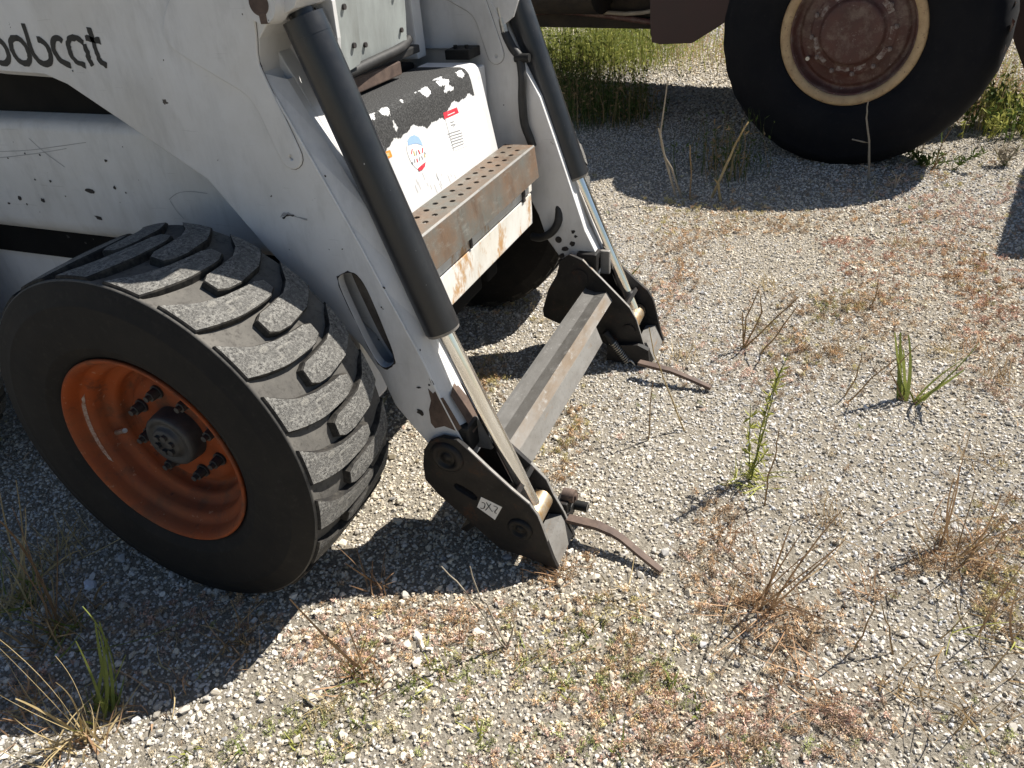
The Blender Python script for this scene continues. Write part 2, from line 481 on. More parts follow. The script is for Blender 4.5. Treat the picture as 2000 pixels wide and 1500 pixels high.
def template(name, V, Fc, mat, smooth=False):
    me = bpy.data.meshes.new(name); me.from_pydata([tuple(map(float, v)) for v in V], [], Fc); me.materials.append(MATS[mat])
    if smooth: me.polygons.foreach_set('use_smooth', [True] * len(me.polygons))
    return bpy.data.objects.new(name, me)
def stone_templates(n=14):
    out = []
    for k in range(n):
        bm = bmesh.new(); r = np.random.default_rng(100 + k)
        ax = r.uniform(.72, 1.2, 3); ax[2] *= .8
        for _ in range(15 + k % 5):                 # crushed stone: hull of a few points near an ellipsoid
            d = r.normal(size=3); d /= np.linalg.norm(d); bm.verts.new(tuple(d * .5 * r.uniform(.86, 1.06) * ax))
        bmesh.ops.convex_hull(bm, input=list(bm.verts)); bm.verts.index_update()
        V = [tuple(v.co) for v in bm.verts]; Fc = [[v.index for v in f.verts] for f in bm.faces]; bm.free()
        out.append(template('stone_piece', V, Fc, 'gravel_stone', smooth=False))
    return out

def scatter_ground(density_fn, xr, yr, n):
    x = rng.uniform(*xr, n); y = rng.uniform(*yr, n)
    P = np.stack([x, y, np.zeros(n)], 1)
    u, v, z = project(P)
    ok = (z > .2) & (u > -300) & (u < 2300) & (v > -200) & (v < 1800)
    return P[ok]
lay = []
for (dens, smin, smax, yr, sink) in ((6000, .0040, .0075, (-1.2, 2.4), .25), (9500, .0065, .0108, (-1.2, 2.4), .3), (420, .012, .018, (-1.2, 2.4), .3),
                                      (7000, .008, .014, (2.4, 4.2), .25), (2600, .014, .026, (4.2, 9.0), .2)):
    xr = (-2.2, 3.4) if yr[1] < 4.5 else (-4, 4.5)
    n = int(dens * (xr[1] - xr[0]) * (yr[1] - yr[0]))
    P = scatter_ground(None, xr, yr, n)
    s = rng.uniform(smin, smax, len(P)) ** 1.0
    P[:, 2] = gh(P[:, 0], P[:, 1]) + s * .5 * rng.uniform(-.35, .55, len(P))
    lay.append((P, s))
# coarser stones in drifts (towards the front wheel and below the coupler)
n = 9000
P = scatter_ground(None, (-1.5, 2.4), (-1.2, 2.5), n)
cl = np.sin(P[:, 0] * 3.1 + 1) * np.sin(P[:, 1] * 2.7 + .4) + .5 * np.sin(P[:, 0] * 7 + P[:, 1] * 5)
boost = np.exp(-((P[:, 0] - .15) ** 2 / .35 + (P[:, 1] + .35) ** 2 / .16)) * 1.2 + np.exp(-((P[:, 0] - .88) ** 2 + (P[:, 1] - .34) ** 2) / .02) * 1.5 + np.exp(-((P[:, 0] - .35) ** 2 + (P[:, 1] - .3) ** 2) / .1)
keep = rng.uniform(.08, 1.9, len(P)) < (.20 * cl + boost)
P = P[keep]; s = rng.uniform(.013, .023, len(P)) * (1 + .35 * (rng.uniform(size=len(P)) > .93))
P[:, 2] = gh(P[:, 0], P[:, 1]) + s * .22
lay.append((P, s))
P = np.concatenate([a for a, _ in lay]); s = np.concatenate([b_ for _, b_ in lay]); n = len(P)
rots = rng.uniform(0, 2 * math.pi, (n, 3)); rots[:, :2] = rng.normal(0, .5, (n, 2))
scl = s[:, None] * rng.uniform(.8, 1.25, (n, 3))
val = np.clip(rng.normal(.56, .125, n), .18, .84)
warm = rng.normal(0, .045, n) + .035 * np.sin(P[:, 0] * 1.9 + P[:, 1] * 2.3)
tint = np.stack([val * (1.03 + warm), val * (.955 + warm * .3), val * (.835 - warm * .9)], 1)
dk = rng.uniform(size=n) < .08
tint[dk] *= rng.uniform(.35, .7, (dk.sum(), 1))
tag(instancer('gravel_stones', P, rots, scl, rng.integers(0, 14, n), np.clip(tint, .02, .95), stone_templates()),
    'pale grey and beige crushed gravel stones covering the whole yard', 'gravel', kind='stuff')

# ================================================================== the skid steer loader
loader = thing('skid_steer_loader', 'white skid steer loader with orange wheel rims and empty black attachment coupler', 'loader')
YC = 0.87                                        # centre plane of the machine

# ---- wheels
WR = 0.40
def lug_mesh(upper, lower, y0, y1, ny=11, nt=4):
    def it(tab, y): return np.interp(y, [a for a, _ in tab], [b_ for _, b_ in tab])
    ys = np.linspace(y0, y1, ny); V = []; Fc = []
    for layer, (dr, grow) in enumerate(((0.0, 0.0), (-.0028, .0022), (-.024, .004))):
        for j, y in enumerate(ys):
            yy = y + (-(grow) if j == 0 else grow if j == ny - 1 else 0)
            ch = 0.0
            if j == 0 or j == ny - 1: ch = 1.1 if not (abs(y - .023) < 1e-6 or abs(y - .283) < 1e-6) else .25
            for k in range(nt + 1):
                t0 = it(lower, y) + ch - math.degrees(grow / WR); t1 = it(upper, y) - ch + math.degrees(grow / WR)
                t = R_(t0 + (t1 - t0) * k / nt)
                r = WR - .006 * abs((y - .15) / .14) ** 2.2 + dr
                if layer == 0: r += .0
                V.append((r * math.cos(t), yy, r * math.sin(t)))
    W = nt + 1; n = ny * W
    for j in range(ny - 1):
        for k in range(nt): Fc.append((j * W + k, j * W + k + 1, (j + 1) * W + k + 1, (j + 1) * W + k))
    ring = [k for k in range(W)] + [j * W + nt for j in range(1, ny)] + [(ny - 1) * W + k for k in range(nt - 1, -1, -1)] + [j * W for j in range(ny - 2, 0, -1)]
    for L in range(2):
        for i in range(len(ring)):
            a, b_ = ring[i], ring[(i + 1) % len(ring)]
            Fc.append((a + L * n, a + (L + 1) * n, b_ + (L + 1) * n, b_ + L * n))
    return V, Fc
tyre_prof = [(.205, .062), (.214, .040), (.222, .024), (.238, .011), (.252, .0062), (.255, .0040), (.259, .0040), (.262, .0036), (.29, .0006), (.318, .0), (.340, .0032), (.3425, .0028), (.345, .0040), (.362, .0098), (.372, .0125),
             (.376, .0145), (.3865, .0155), (.3890, .0178), (.3892, .0215), (.3862, .026), (.3838, .05), (.3835, .10), (.3835, .15)]
tyre_prof += [(r, .30 - y) for r, y in tyre_prof[-2::-1]]
tyre0 = MB().lathe_y(tyre_prof, seg=128).build('tyre', 'sidewall_rubber', loader)
me = tyre0.data; me.materials.append(MATS['groove_rubber'])
npf = len(tyre_prof) - 1
for p in me.polygons:
    k = p.index % npf
    if 16 <= k < npf - 16: p.material_index = 1
tyre0.location = (0, 0, WR)
Vl, Fl = lug_mesh([(.023, -.3), (.05, -4.2), (.077, -6.6), (.12, -8.6), (.171, -9.6), (.212, -9.8)], [(.023, -11.9), (.07, -14.2), (.112, -15.6), (.17, -15.9), (.212, -15.2)], .023, .212)
def lug_sides(o, nt=4, ny=11):
    o.data.materials.append(MATS['lug_side_rubber'])
    for p in o.data.polygons:
        if p.index >= nt * (ny - 1): p.material_index = 1
lugA = mesh_obj('tread_lug', Vl, Fl, 'worn_tread_rubber', tyre0)
Vl, Fl = lug_mesh([(.125, -.8), (.17, -.5), (.22, .3), (.25, 2.6), (.283, 8.6)], [(.125, -7), (.17, -7.9), (.237, -6.6), (.26, -4.6), (.283, -2.2)], .125, .283)
lugB = mesh_obj('tread_lug', Vl, Fl, 'worn_tread_rubber', tyre0)
lug_sides(lugA); lug_sides(lugB)
NL = 21
for i in range(NL):
    ang = 48.5 + i * 360 / NL
    for src in (lugA, lugB):
        o = src if i == 0 else src.copy()
        if i: COL.objects.link(o); o.parent = tyre0
        o.rotation_euler = (0, -R_(ang), 0)
rim_prof = [(.207, .075), (.214, .045), (.2215, .026), (.2255, .0185), (.2265, .014), (.224, .0115), (.2195, .0125), (.214, .019), (.210, .028), (.2075, .038), (.205, .044),
            (.196, .047), (.189, .052), (.1855, .060), (.1835, .075), (.180, .082), (.166, .086), (.160, .090), (.158, .100), (.157, .112), (.150, .120), (.142, .118), (.132, .106), (.124, .1005), (.112, .099), (.06, .099), (.0, .099)]
rim0 = MB().lathe_y(rim_prof, seg=96).build('wheel_rim', 'orange_paint', loader)
# pale scrape along the outer ledge
sc = MB()
V = []; Fc = []
for i in range(22):
    a = R_(150 + i * 2.6); wv = .010 * math.sin(math.pi * i / 21) ** .5 + .004 * random.random() - .002
    for r in (.1985 - wv * .2, .1985 + wv): V.append((r * math.cos(a), .0455 - (r - .1985) * .33 - .0006, r * math.sin(a)))
for i in range(21): Fc.append((2 * i, 2 * i + 1, 2 * i + 3, 2 * i + 2))
mesh_obj('paint_scrape', V, Fc, 'scraped_paint', rim0)
rim0.location = (0, 0, WR)
hub = MB().lathe_y([(.0, .052), (.030, .052), (.034, .055), (.036, .062), (.043, .064), (.047, .060), (.056, .060), (.060, .064), (.062, .075), (.064, .099)], seg=48)
for i in range(6):
    a = R_(60 * i + 12); hub.cyl((.02 * math.cos(a), .053, .02 * math.sin(a)), (.02 * math.cos(a), .045, .02 * math.sin(a)), .0075, seg=6)
hub.build('hub_cap', 'hub_paint', rim0)
nut = MB().cyl((0, .099, 0), (0, .094, 0), .0155, seg=20).cyl((0, .095, 0), (0, .076, 0), .0125, .0115, seg=6).cyl((0, .078, 0), (0, .066, 0), .0065, seg=10)
n0 = nut.build('lug_nut', 'hub_paint', rim0)
for i in range(8):
    a = R_(14 + 45 * i); o = n0 if i == 0 else n0.copy()
    if i: COL.objects.link(o); o.parent = rim0
    o.location = (.101 * math.cos(a), 0, .101 * math.sin(a))
vs = on_y(228, 845, .075) - np.array([0, 0, WR]); ve = on_y(244, 841, .045) - np.array([0, 0, WR])
MB().cyl(tuple(vs), tuple(ve), .0052, seg=10).build('valve_stem', 'zinc_fitting', rim0)
for (x, y, rz) in ((0, 2 * YC + .02, math.pi), (-1.25, 0, 0), (-1.25, 2 * YC + .02, math.pi)):
    for src in (tyre0, rim0):
        c = copy_tree(src, loader); c.location = (x, y, WR); c.rotation_euler = (0, 0, rz)

# ---- lift arms
A_OUT, A_IN = .335, .440
rear = [(-1.35, 1.17), (-.8, 1.10), (-.44, 1.072), (-.31, 1.066), (-.255, 1.047), (-.122, .967), (.039, .869), (.142, .732), (.21, .655), (.27, .588), (.33, .525), (.362, .462), (.385, .385), (.42, .335), (.455, .290)]
tip = [(.475, .252), (.505, .232), (.540, .243), (.556, .28)]
ridge = [(.530, .345), (.492, .447), (.469, .518), (.41, .664), (.352, .807), (.290, .95), (.236, 1.07)]
edge = [(.556, .33), (.512, .42), (.487, .50), (.462, .58), (.425, .695), (.386, .812), (.318, .94), (.262, 1.052)]
head = [(.240, 1.095), (.250, 1.125), (.272, 1.146), (.335, 1.170), (.362, 1.205), (.362, 1.27), (.32, 1.33), (.1, 1.385), (-.5, 1.44), (-1.35, 1.47)]
slot = chaikin(xz([(658, 548), (666, 535), (690, 531), (712, 555), (742, 625), (771, 698), (768, 713), (746, 720), (722, 684), (692, 622)], A_OUT), 2)
holeA = circle(*xz([(571, 307)], A_OUT)[0], .0042, 10)
def build_arm(m):
    """m(MB) mirrors for the far side; returns the arm object"""
    a = MB()
    skin = rear + tip + ridge + head
    a.plate(skin, [slot], A_OUT, A_OUT + .020, .0022)
    body = rear[:] + tip + edge + head
    s2 = [(x * .86 + .14 * .354, z * .86 + .14 * .6) for x, z in slot]
    a.plate(body, [], A_OUT + .055, A_IN, .002)
    # web behind the skin, leaving the slot as a pocket
    a.plate(rear[:7] + ridge[4:] + head, [], A_OUT + .018, A_OUT + .057, .0005)
    # bent front strip between skin edge and front face
    n = len(ridge); V = []; Fc = []
    eg = edge
    for (x, z), (x2, z2) in zip(ridge + [ridge[-1]], eg):
        V.append((x, A_OUT + .0015, z)); V.append((x2, A_OUT + .036, z2)); V.append((x2 - .004, A_IN - .002, z2)); 
    for i in range(len(eg) - 1):
        for k in range(2): Fc.append((i * 3 + k, i * 3 + k + 1, i * 3 + k + 4, i * 3 + k + 3))
    a.add(V, Fc)
    # rear edge flange (bottom edge of the arm)
    V = []; Fc = []
    for x, z in rear: V.append((x + .001, A_OUT + .004, z + .001)); V.append((x - .006, A_OUT + .02, z - .010)); V.append((x, A_IN - .004, z - .004))
    for i in range(len(rear) - 1):
        for k in range(2): Fc.append((i * 3 + k, i * 3 + 3 + k, i * 3 + 4 + k, i * 3 + k + 1))
    a.add(V, Fc)
    # forward web beside the cylinder head
    a.plate(chaikin([(.22, 1.0), (.31, 1.0), (.345, 1.08), (.35, 1.2), (.22, 1.2)], 1), [circle(.292, 1.093, .011, 12)], A_IN - .014, A_IN - .003, .001)
    # pivot boss at the top
    bx_, bz_ = xz([(507, 6)], A_OUT - .02)[0]
    a.cyl((bx_, A_OUT - .022, bz_), (bx_, A_OUT + .01, bz_), .031, .036, seg=32)
    o = m(a).build('lift_arm', 'white_paint', loader)
    p = MB(); p.cyl((bx_, A_OUT - .0235, bz_), (bx_, A_OUT - .01, bz_), .019, seg=24)
    p.box((bx_ - .004, A_OUT - .0245, bz_ - .031), (bx_ + .009, A_OUT - .012, bz_ - .014), .001)
    m(p).build('pivot_pin', 'rust_bare', o)
    return o
near_arm = build_arm(lambda a: a)
far_arm = build_arm(lambda a: a.mirror(YC))

fl = [(x, A_OUT + .0545, z) for x, z in [((x - .354) * 1.15 + .354, (z - .6) * 1.08 + .6) for x, z in slot]]
mesh_obj('slot_floor', fl, [tuple(range(len(fl)))], 'slot_brown', near_arm)
n = len(slot); V = []
for x, z in slot:
    k = random.uniform(.004, .055)
    V.append((x, A_OUT - .0006, z)); V.append((x + (x - .354) * k * 1.6, A_OUT - .0006, z + (z - .6) * k))
mesh_obj('slot_edge_wear', V, [(2 * i, 2 * i + 1, (2 * i + 3) % (2 * n), (2 * i + 2) % (2 * n)) for i in range(n)], 'chip_primer', near_arm)
bead = MB().tube([(x, A_OUT + .0012, z) for x, z in ridge], .0028, 8, 4); bead.build('highlight_bead', 'white_paint_plain', near_arm)  # added bead in lighter paint, stands in for the ridge highlight
emboss_px = [(430, -60), (345, -30), (322, 25), (320, 65), (338, 95), (380, 122), (440, 158), (484, 184), (503, 210), (522, 250), (545, 300), (556, 322), (574, 332), (589, 325), (593, 308), (582, 280), (547, 207), (517, 145), (506, 118), (503, 60), (490, -40)]
emb = chaikin(xz(emboss_px, A_OUT), 1)
pn = MB().plate(emb, [holeA], A_OUT - .0042, A_OUT + .001, .0026)
pn.build('raised_panel', 'white_paint', near_arm)
def shade_outline(loop, y, parent):  # thin outline that paints the shading at a panel edge
    n = len(loop); V = []; Fc = []
    for i in range(n):
        a_, c_ = np.array(loop[i - 1]), np.array(loop[(i + 1) % n]); t = c_ - a_; t /= np.linalg.norm(t) + 1e-9; nn = np.array([-t[1], t[0]])
        for sg in (-1, 1): r = np.array(loop[i]) + nn * sg * .0012 * random.uniform(.6, 1.2); V.append((r[0], y, r[1]))
    Fc = [(2 * i, 2 * i + 1, (2 * i + 3) % (2 * n), (2 * i + 2) % (2 * n)) for i in range(n)]
    mesh_obj('panel_shade_line', V, Fc, 'panel_shade', parent)
shade_outline(emb, A_OUT - .0006, near_arm); shade_outline(emb, 2 * YC - A_IN - .0006, far_arm)
pf = MB(); pf.v = [(x, (2 * YC - A_IN) + (y - A_OUT), z) for x, y, z in pn.v]; pf.f = pn.f; pf.sm = pn.sm
pf.build('raised_panel', 'white_paint', far_arm)

def ribbon(px_pts, y, half, jit=.12, thick=.0004, sub=3, close=False):
    """flat stroke lying on the plane y = const, traced through photo pixels"""
    P = [np.array(q) for q in xz(px_pts, y)]
    Q = []
    for i in range(len(P) - 1):
        a, b_, c_, d_ = P[max(i - 1, 0)], P[i], P[i + 1], P[min(i + 2, len(P) - 1)]
        for k in range(sub):
            t = k / sub
            Q.append(.5 * (2 * b_ + (c_ - a) * t + (2 * a - 5 * b_ + 4 * c_ - d_) * t * t + (3 * b_ - a - 3 * c_ + d_) * t ** 3))
    Q.append(P[-1]); V = []; Fc = []
    for i, q in enumerate(Q):
        t = Q[min(i + 1, len(Q) - 1)] - Q[max(i - 1, 0)]; t = t / (np.linalg.norm(t) + 1e-9); nn = np.array([-t[1], t[0]])
        for sg in (-1, 1):
            r = q + nn * sg * half * (1 + random.uniform(-jit, jit)); V.append((r[0], y, r[1]))
    for i in range(len(Q) - 1): Fc.append((2 * i, 2 * i + 1, 2 * i + 3, 2 * i + 2))
    return V, Fc
Z5 = lambda pts: [(a / 5, b_ / 5) for a, b_ in pts]
letters = {
    'b': [[(-170, 225), (-120, 380), (-75, 500), (-40, 570), (10, 615), (55, 618), (85, 580), (75, 510), (40, 440), (-5, 395), (-45, 380)]],
    'o': [[(165, 372), (120, 375), (103, 420), (118, 490), (160, 565), (215, 612), (268, 620), (290, 580), (278, 510), (240, 435), (195, 385), (160, 370)]],
    'b2': [[(222, 228), (262, 350), (300, 470), (340, 550), (395, 608), (450, 628), (492, 600), (492, 530), (458, 450), (405, 398), (360, 382)]],
    'c': [[(608, 405), (570, 372), (528, 382), (515, 440), (540, 520), (590, 590), (650, 625), (692, 642)]],
    'a': [[(815, 415), (760, 378), (700, 372), (668, 405), (672, 470), (705, 555), (760, 610), (835, 640)], [(822, 430), (848, 500), (868, 580), (905, 645)]],
    't': [[(868, 268), (890, 350), (925, 460), (955, 550), (990, 605), (1045, 640)], [(832, 372), (900, 388), (978, 400)]]}
for nm, strokes in letters.items():
    V = []; Fc = []
    for st in strokes:
        v, f = ribbon(Z5(st), A_OUT - .0007, .0060 if nm not in 'at' else .0057, .12 if nm not in 'at' else .28)
        o = len(V); V += v; Fc += [tuple(i + o for i in q) for q in f]
    mesh_obj('letter', V, Fc, 'decal_black', near_arm)
def chips(lst, y, parent, name='paint_chip', mat='chip_primer'):
    V = []; Fc = []
    for (px, py, r, asp, ang) in lst:
        c = on_y(px, py, y); n = 9; o = len(V); ph = random.random() * 6
        for i in range(n):
            a = 2 * math.pi * i / n; rr = r * random.uniform(.6, 1.25)
            u = rr * math.cos(a) * asp; v = rr * math.sin(a)
            V.append((c[0] + u * math.cos(ang) - v * math.sin(ang), y, c[2] + u * math.sin(ang) + v * math.cos(ang)))
        Fc.append(tuple(range(o, o + n)))
    return mesh_obj(name, V, Fc, mat, parent)
q = 2.857
for (a, b_, r, s_, t) in ((1012, 35, .0034, 1.4, 1.3), (912, 335, .0017, 1, 0), (1440, 350, .0062, 2.0, -1.1), (1452, 372, .005, 1.5, -1.1), (1390, 388, .0036, 1.3, .3), (1815, 983, .0024, 1.2, 0), (1910, 1390, .0018, 1, 0),
                          (405, 397, .0018, 1, 0)):
    chips([(a / q, b_ / q, r, s_, t)], A_OUT - .0009, near_arm)
for (a, b_, r, s_, t) in ((820, 805, .0075, 1.3, -.6), (750, 562, .003, 1.2, 0), (745, 600, .002, 1, 0), (792, 645, .002, 1, 0), (843, 745, .004, 2, -1), (838, 752, .003, 1, 0), (818, 757, .003, 2, .4)):  # first spot paints the dark of the arm's hole, the rest are chips
    chips([(a, b_, r, s_, t)], A_OUT - .0009, near_arm)
# scuff mark
V, Fc = ribbon([(548, 424), (556, 418), (568, 418), (580, 424), (600, 428)], A_OUT - .0009, .0018, .8); mesh_obj('scuff_mark', V, Fc, 'decal_grey', near_arm)
V, Fc = ribbon([(552, 427), (562, 421), (574, 421)], A_OUT - .001, .0016, .8); mesh_obj('scuff_mark', V, Fc, 'chip_primer', near_arm)
# worn bare metal at the arm's foot
ft = xz([(836, 758), (846, 768), (852, 762), (858, 778), (866, 776), (876, 792), (888, 812), (902, 836), (893, 842), (868, 832), (850, 836), (842, 826), (838, 800), (842, 782)], A_OUT)
mesh_obj('worn_patch', [(x, A_OUT - .0008, z) for x, z in ft], [tuple(range(len(ft)))], 'rust_bare', near_arm)
fr = MB()
for (x0, z0), (x1, z1) in zip([(.557, .335), (.5268, .39)], [(.5268, .39), (.514, .420)]): pass
V = [(.5575, A_OUT + .021, .331), (.5135, A_OUT + .021, .4205), (.5075, A_OUT + .05, .430), (.5095, A_OUT + .075, .4215), (.5085, A_IN - .006, .4245), (.5535, A_IN - .006, .331)]
mesh_obj('worn_patch', [(x + .0008, y, z + .0004) for x, y, z in V], [tuple(range(6))], 'rust_bare', near_arm)
c = on_y(1091, 468, 2 * YC - A_IN)
MB().cyl((c[0], 2 * YC - A_IN - .0012, c[2]), (c[0], 2 * YC - A_IN + .002, c[2]), .011, seg=16).build('drain_hole', 'chip_primer', far_arm)
for (a, b_, r) in ((1120, 452, .006), (1117, 476, .008), (1105, 486, .009), (1098, 500, .008), (1124, 462, .005), (1094, 508, .006)):
    chips([(a, b_, r, 1.5, .6)], 2 * YC - A_IN - .0009, far_arm)

# ---- tilt cylinders
def cylinder(y, p_low, p_high, p_rod, name='hydraulic_cylinder'):
    lo = Vector((p_low[0], y, p_low[1])); hi = Vector((p_high[0], y, p_high[1])); rd = Vector((p_rod[0], y, p_rod[1]))
    d = (hi - lo).normalized()
    r = .0375
    m_ = MB().cyl(lo, hi - d * .03, r, seg=48).cyl(hi - d * .032, hi, r * 1.015, r * 1.0, seg=48)
    m_.cyl(hi - d * .0, hi + d * .13, .023, seg=28)
    o = m_.build(name, 'black_paint', loader)
    MB().cyl(lo - d * .007, lo + d * .001, r * .93, r * .985, seg=48).build('gland', 'bare_steel', o)
    MB().cyl(lo + d * .01, rd, .0195, seg=40).build('piston_rod', 'chrome_rod', o)
    return o, d
near_low = xz([(864, 641)], .385)[0]; near_top = xz([(592, 33)], .385)[0]; near_rod = xz([(1040, 985)], .385)[0]
far_low = xz([(1126, 343)], 1.36)[0]; far_top = xz([(985, -70)], 1.36)[0]; far_rod = xz([(1238, 605)], 1.36)[0]
cyl1, d1 = cylinder(.385, near_low, near_top, near_rod)
cyl2, d2 = cylinder(1.36, far_low, far_top, far_rod)
for cy, (x, z), y0, y1 in ((cyl1, near_rod, .338, .427), (cyl2, far_rod, 1.285, 1.385)):
    MB().cyl((x + .006, y0, z - .016), (x + .006, y1, z - .016), .027, seg=32).cyl((x + .006, y0 - .006, z - .016), (x + .006, y1 + .006, z - .016), .017, seg=20).build('rod_eye', 'brass_worn', cy)

# ---- attachment coupler (one plate assembly per arm)
outer_px = [(828, 878), (838, 863), (862, 854), (892, 860), (912, 878), (952, 916), (996, 956), (1032, 986), (1048, 1008), (1056, 1026), (1068, 1060), (1080, 1092), (1090, 1113), (1060, 1102), (1030, 1090), (976, 1072), (904, 1008), (854, 964), (830, 936), (826, 908)]
inner_px = [(1094.5, 508), (1114, 496), (1138, 507), (1177, 546), (1229.5, 600), (1243, 624), (1259.5, 679), (1270, 700), (1240, 716), (1169, 662), (1150, 650), (1091, 630), (1063, 617), (1061, 603), (1072, 564), (1088.5, 535)]
outer_xz = [(x, max(z, .004)) for x, z in xz(outer_px, .318)]
inner_xz = [(x, max(z, .004)) for x, z in xz(inner_px, 1.262)]
near_front = [(x, max(z, .004)) for x, z in xz([(992, 866), (1036, 906), (1066, 937), (1080, 966), (1100, 1000), (1116, 1036), (1122, 1052)], .437)]
inner_near = inner_xz[:2] + [(.505, .335)] + near_front + [(.70, .004), (.63, .02)] + inner_xz[9:]
slot_xz = chaikin(xz([(886, 946), (894, 944), (933, 968), (930, 980), (900, 962), (888, 954)], .318), 1)
pin_u = xz([(873, 893)], .318)[0]; pin_l = xz([(1016, 1033)], .318)[0]
def coupler(y_o, y_i, sg):
    """y_o: outboard face of the outer plate, y_i: inboard face of the inner plate; sg=+1 near side"""
    a = MB()
    t = .012
    oy = sorted((y_o, y_o + sg * t)); iy = sorted((y_i, y_i - sg * t))
    a.plate(outer_xz, [slot_xz], oy[0], oy[1], .0016)
    a.plate(inner_near if sg > 0 else inner_xz, [], iy[0], iy[1], .0016)
    # bottom wedge plate and back plate between the two, plus an added sun blocker
    gy = sorted((y_o + sg * t, y_i - sg * t))
    a.prism([(.655, .205), (.662, .195), (.52, .05), (.505, .055)], gy[0], gy[1])
    a.prism([(.450, .178), (.460, .186), (.622, .058), (.614, .046)], gy[0], gy[1])  # added plate, closes the gap so no sun leaks into the shadow
    o = a.build('coupler_bracket', 'dark_greasy_steel', loader)
    w_ = MB().prism([(.722, .070), (.748, .010), (.740, .004), (.69, .004), (.69, .064)], gy[0] + .0005, gy[1] - .0005)
    w_.build('lower_lip', 'bare_steel', o)
    for (x, z), r in ((pin_u, .040), (pin_l, .030)):
        mb = MB()
        pr = [(.0, .004), (r * .30, .004), (r * .32, .001), (r * .55, .001), (r * .6, .0075), (r * .86, .0075), (r, .002), (r, -.003)]
        mb.lathe_y([(rr, -yy * sg) for rr, yy in pr], (x, y_o, z), seg=36)
        mb.cyl((x, y_o + sg * .002, z), (x, y_i + sg * .004, z), r * .7, seg=28)
        mb.build('pivot_pin', 'dark_greasy_steel', o)
    # arm knuckle block seen above the plates
    kb = MB(); kb.box((.49, gy[0] + .008, .285), (.556, gy[0] + .062, .352), .006, None)
    kb.build('knuckle', 'dark_greasy_steel', o)
    MB().box((.548, gy[0] + .052, .270), (.585, gy[0] + .068, .348), .004).build('stop_block', 'bare_steel', o)
    return o
cp1 = coupler(.318, .447, 1)
cp2 = coupler(1.402, 1.256, -1)
# worn upper edges of the bracket plates, coloured pale to look lit
def lit_edge_wear(poly, y0, y1, parent):
    c_ = np.mean(np.array(outer_xz), axis=0); V = []
    for i in range(len(poly)):
        a_, b_ = np.array(poly[max(i - 1, 0)]), np.array(poly[min(i + 1, len(poly) - 1)]); t = b_ - a_; t /= np.linalg.norm(t); nn = np.array([-t[1], t[0]])
        if nn @ (np.array(poly[i]) - c_) < 0: nn = -nn
        r = np.array(poly[i]) + nn * .0007; k = random.uniform(.0005, .003)
        V.append((r[0], y0 + k, r[1])); V.append((r[0], y1 - k, r[1]))
    mesh_obj('lit_edge_wear', V, [(2 * i, 2 * i + 1, 2 * i + 3, 2 * i + 2) for i in range(len(poly) - 1)], 'bare_steel', parent)
lit_edge_wear(outer_xz[4:11], .3185, .3295, cp1)
lit_edge_wear(inner_near[4:9], .4355, .4465, cp1)
lit_edge_wear(inner_xz[2:7], 1.2565, 1.2675, cp2)
# white tag with hand-drawn marks on the near bracket
tg = xz([(940, 970), (981, 990), (967, 1015), (932, 990)], .318)
mesh_obj('tag_label', [(x, .3172, z) for x, z in tg], [(0, 1, 2, 3)], 'decal_white', cp1)
for st in ([(941, 981), (947, 984), (945, 993), (938, 992)], [(950, 981), (956, 992), (962, 1000)], [(959, 984), (953, 991), (948, 997)], [(964, 988), (972, 992), (966, 1000), (970, 1003)]):
    V, Fc = ribbon(st, .3166, .0011, .3); mesh_obj('tag_mark', V, Fc, 'decal_black', cp1)
# locking levers
def lever(pts, parent, mat='rust_bare'):
    P = [on_z(a, b_, z) for a, b_, z in pts]
    V = []; Fc = []
    for i, p in enumerate(P):
        t = P[min(i + 1, len(P) - 1)] - P[max(i - 1, 0)]; t[2] = 0; t /= np.linalg.norm(t); nn = np.array([-t[1], t[0], 0])
        hw = (.011, .012, .0095, .0085, .008, .0065)[min(i, 5)]
        for sg, dz in ((-1, .005), (1, .005), (1, -.005), (-1, -.005)): V.append(p + nn * sg * hw + np.array([0, 0, dz]))
    for i in range(len(P) - 1):
        for k in range(4): Fc.append((i * 4 + k, i * 4 + (k + 1) % 4, i * 4 + 4 + (k + 1) % 4, i * 4 + 4 + k))
    Fc.append((3, 2, 1, 0)); e = 4 * (len(P) - 1); Fc.append((e, e + 1, e + 2, e + 3))
    return mesh_obj('lock_lever', V, Fc, mat, parent)
l1 = lever([(1098, 1010, .050), (1168, 1027, .052), (1196, 1040, .046), (1216, 1053, .038), (1255, 1086, .024), (1292, 1116, .010)], cp1)
l2 = lever([(1248, 708, .045), (1285, 717, .045), (1310, 724, .040), (1335, 734, .032), (1362, 746, .020), (1388, 758, .010)], cp2)
p0 = Vector(on_x(1123, 970, .742)); p1 = Vector(on_x(1148, 991, .766)); X_ = Vector((1, 0, 0))
lk = MB().cyl(p0 - X_ * .030, p0, .0165, seg=28).cyl(p0 - X_ * .002, p0 + X_ * .006, .0085, seg=20)
lk.build('lever_hub', 'rust_bare', cp1)
MB().cyl(p1 - X_ * .055, p1, .0125, seg=24).build('lever_sleeve', 'dark_greasy_steel', cp1)
rgm = MB()
V = []; Fc = []
for r in (.0072, .0122):
    for i in range(20): t = 2 * math.pi * i / 20; V.append(p1 + Vector((.0008, r * math.cos(t), r * math.sin(t))))
Fc = [(i, (i + 1) % 20, 20 + (i + 1) % 20, 20 + i) for i in range(20)]
mesh_obj('sleeve_rim', V, Fc, 'bare_steel', cp1)
MB().box((.690, .4472, .030), (p0.x - .008, max(p0.y, p1.y) + .016, .062), .003).box((p0.x - .034, .4474, .062), (p0.x - .010, p0.y + .012, p0.z - .004), .003).build('lever_base', 'dark_greasy_steel', cp1)

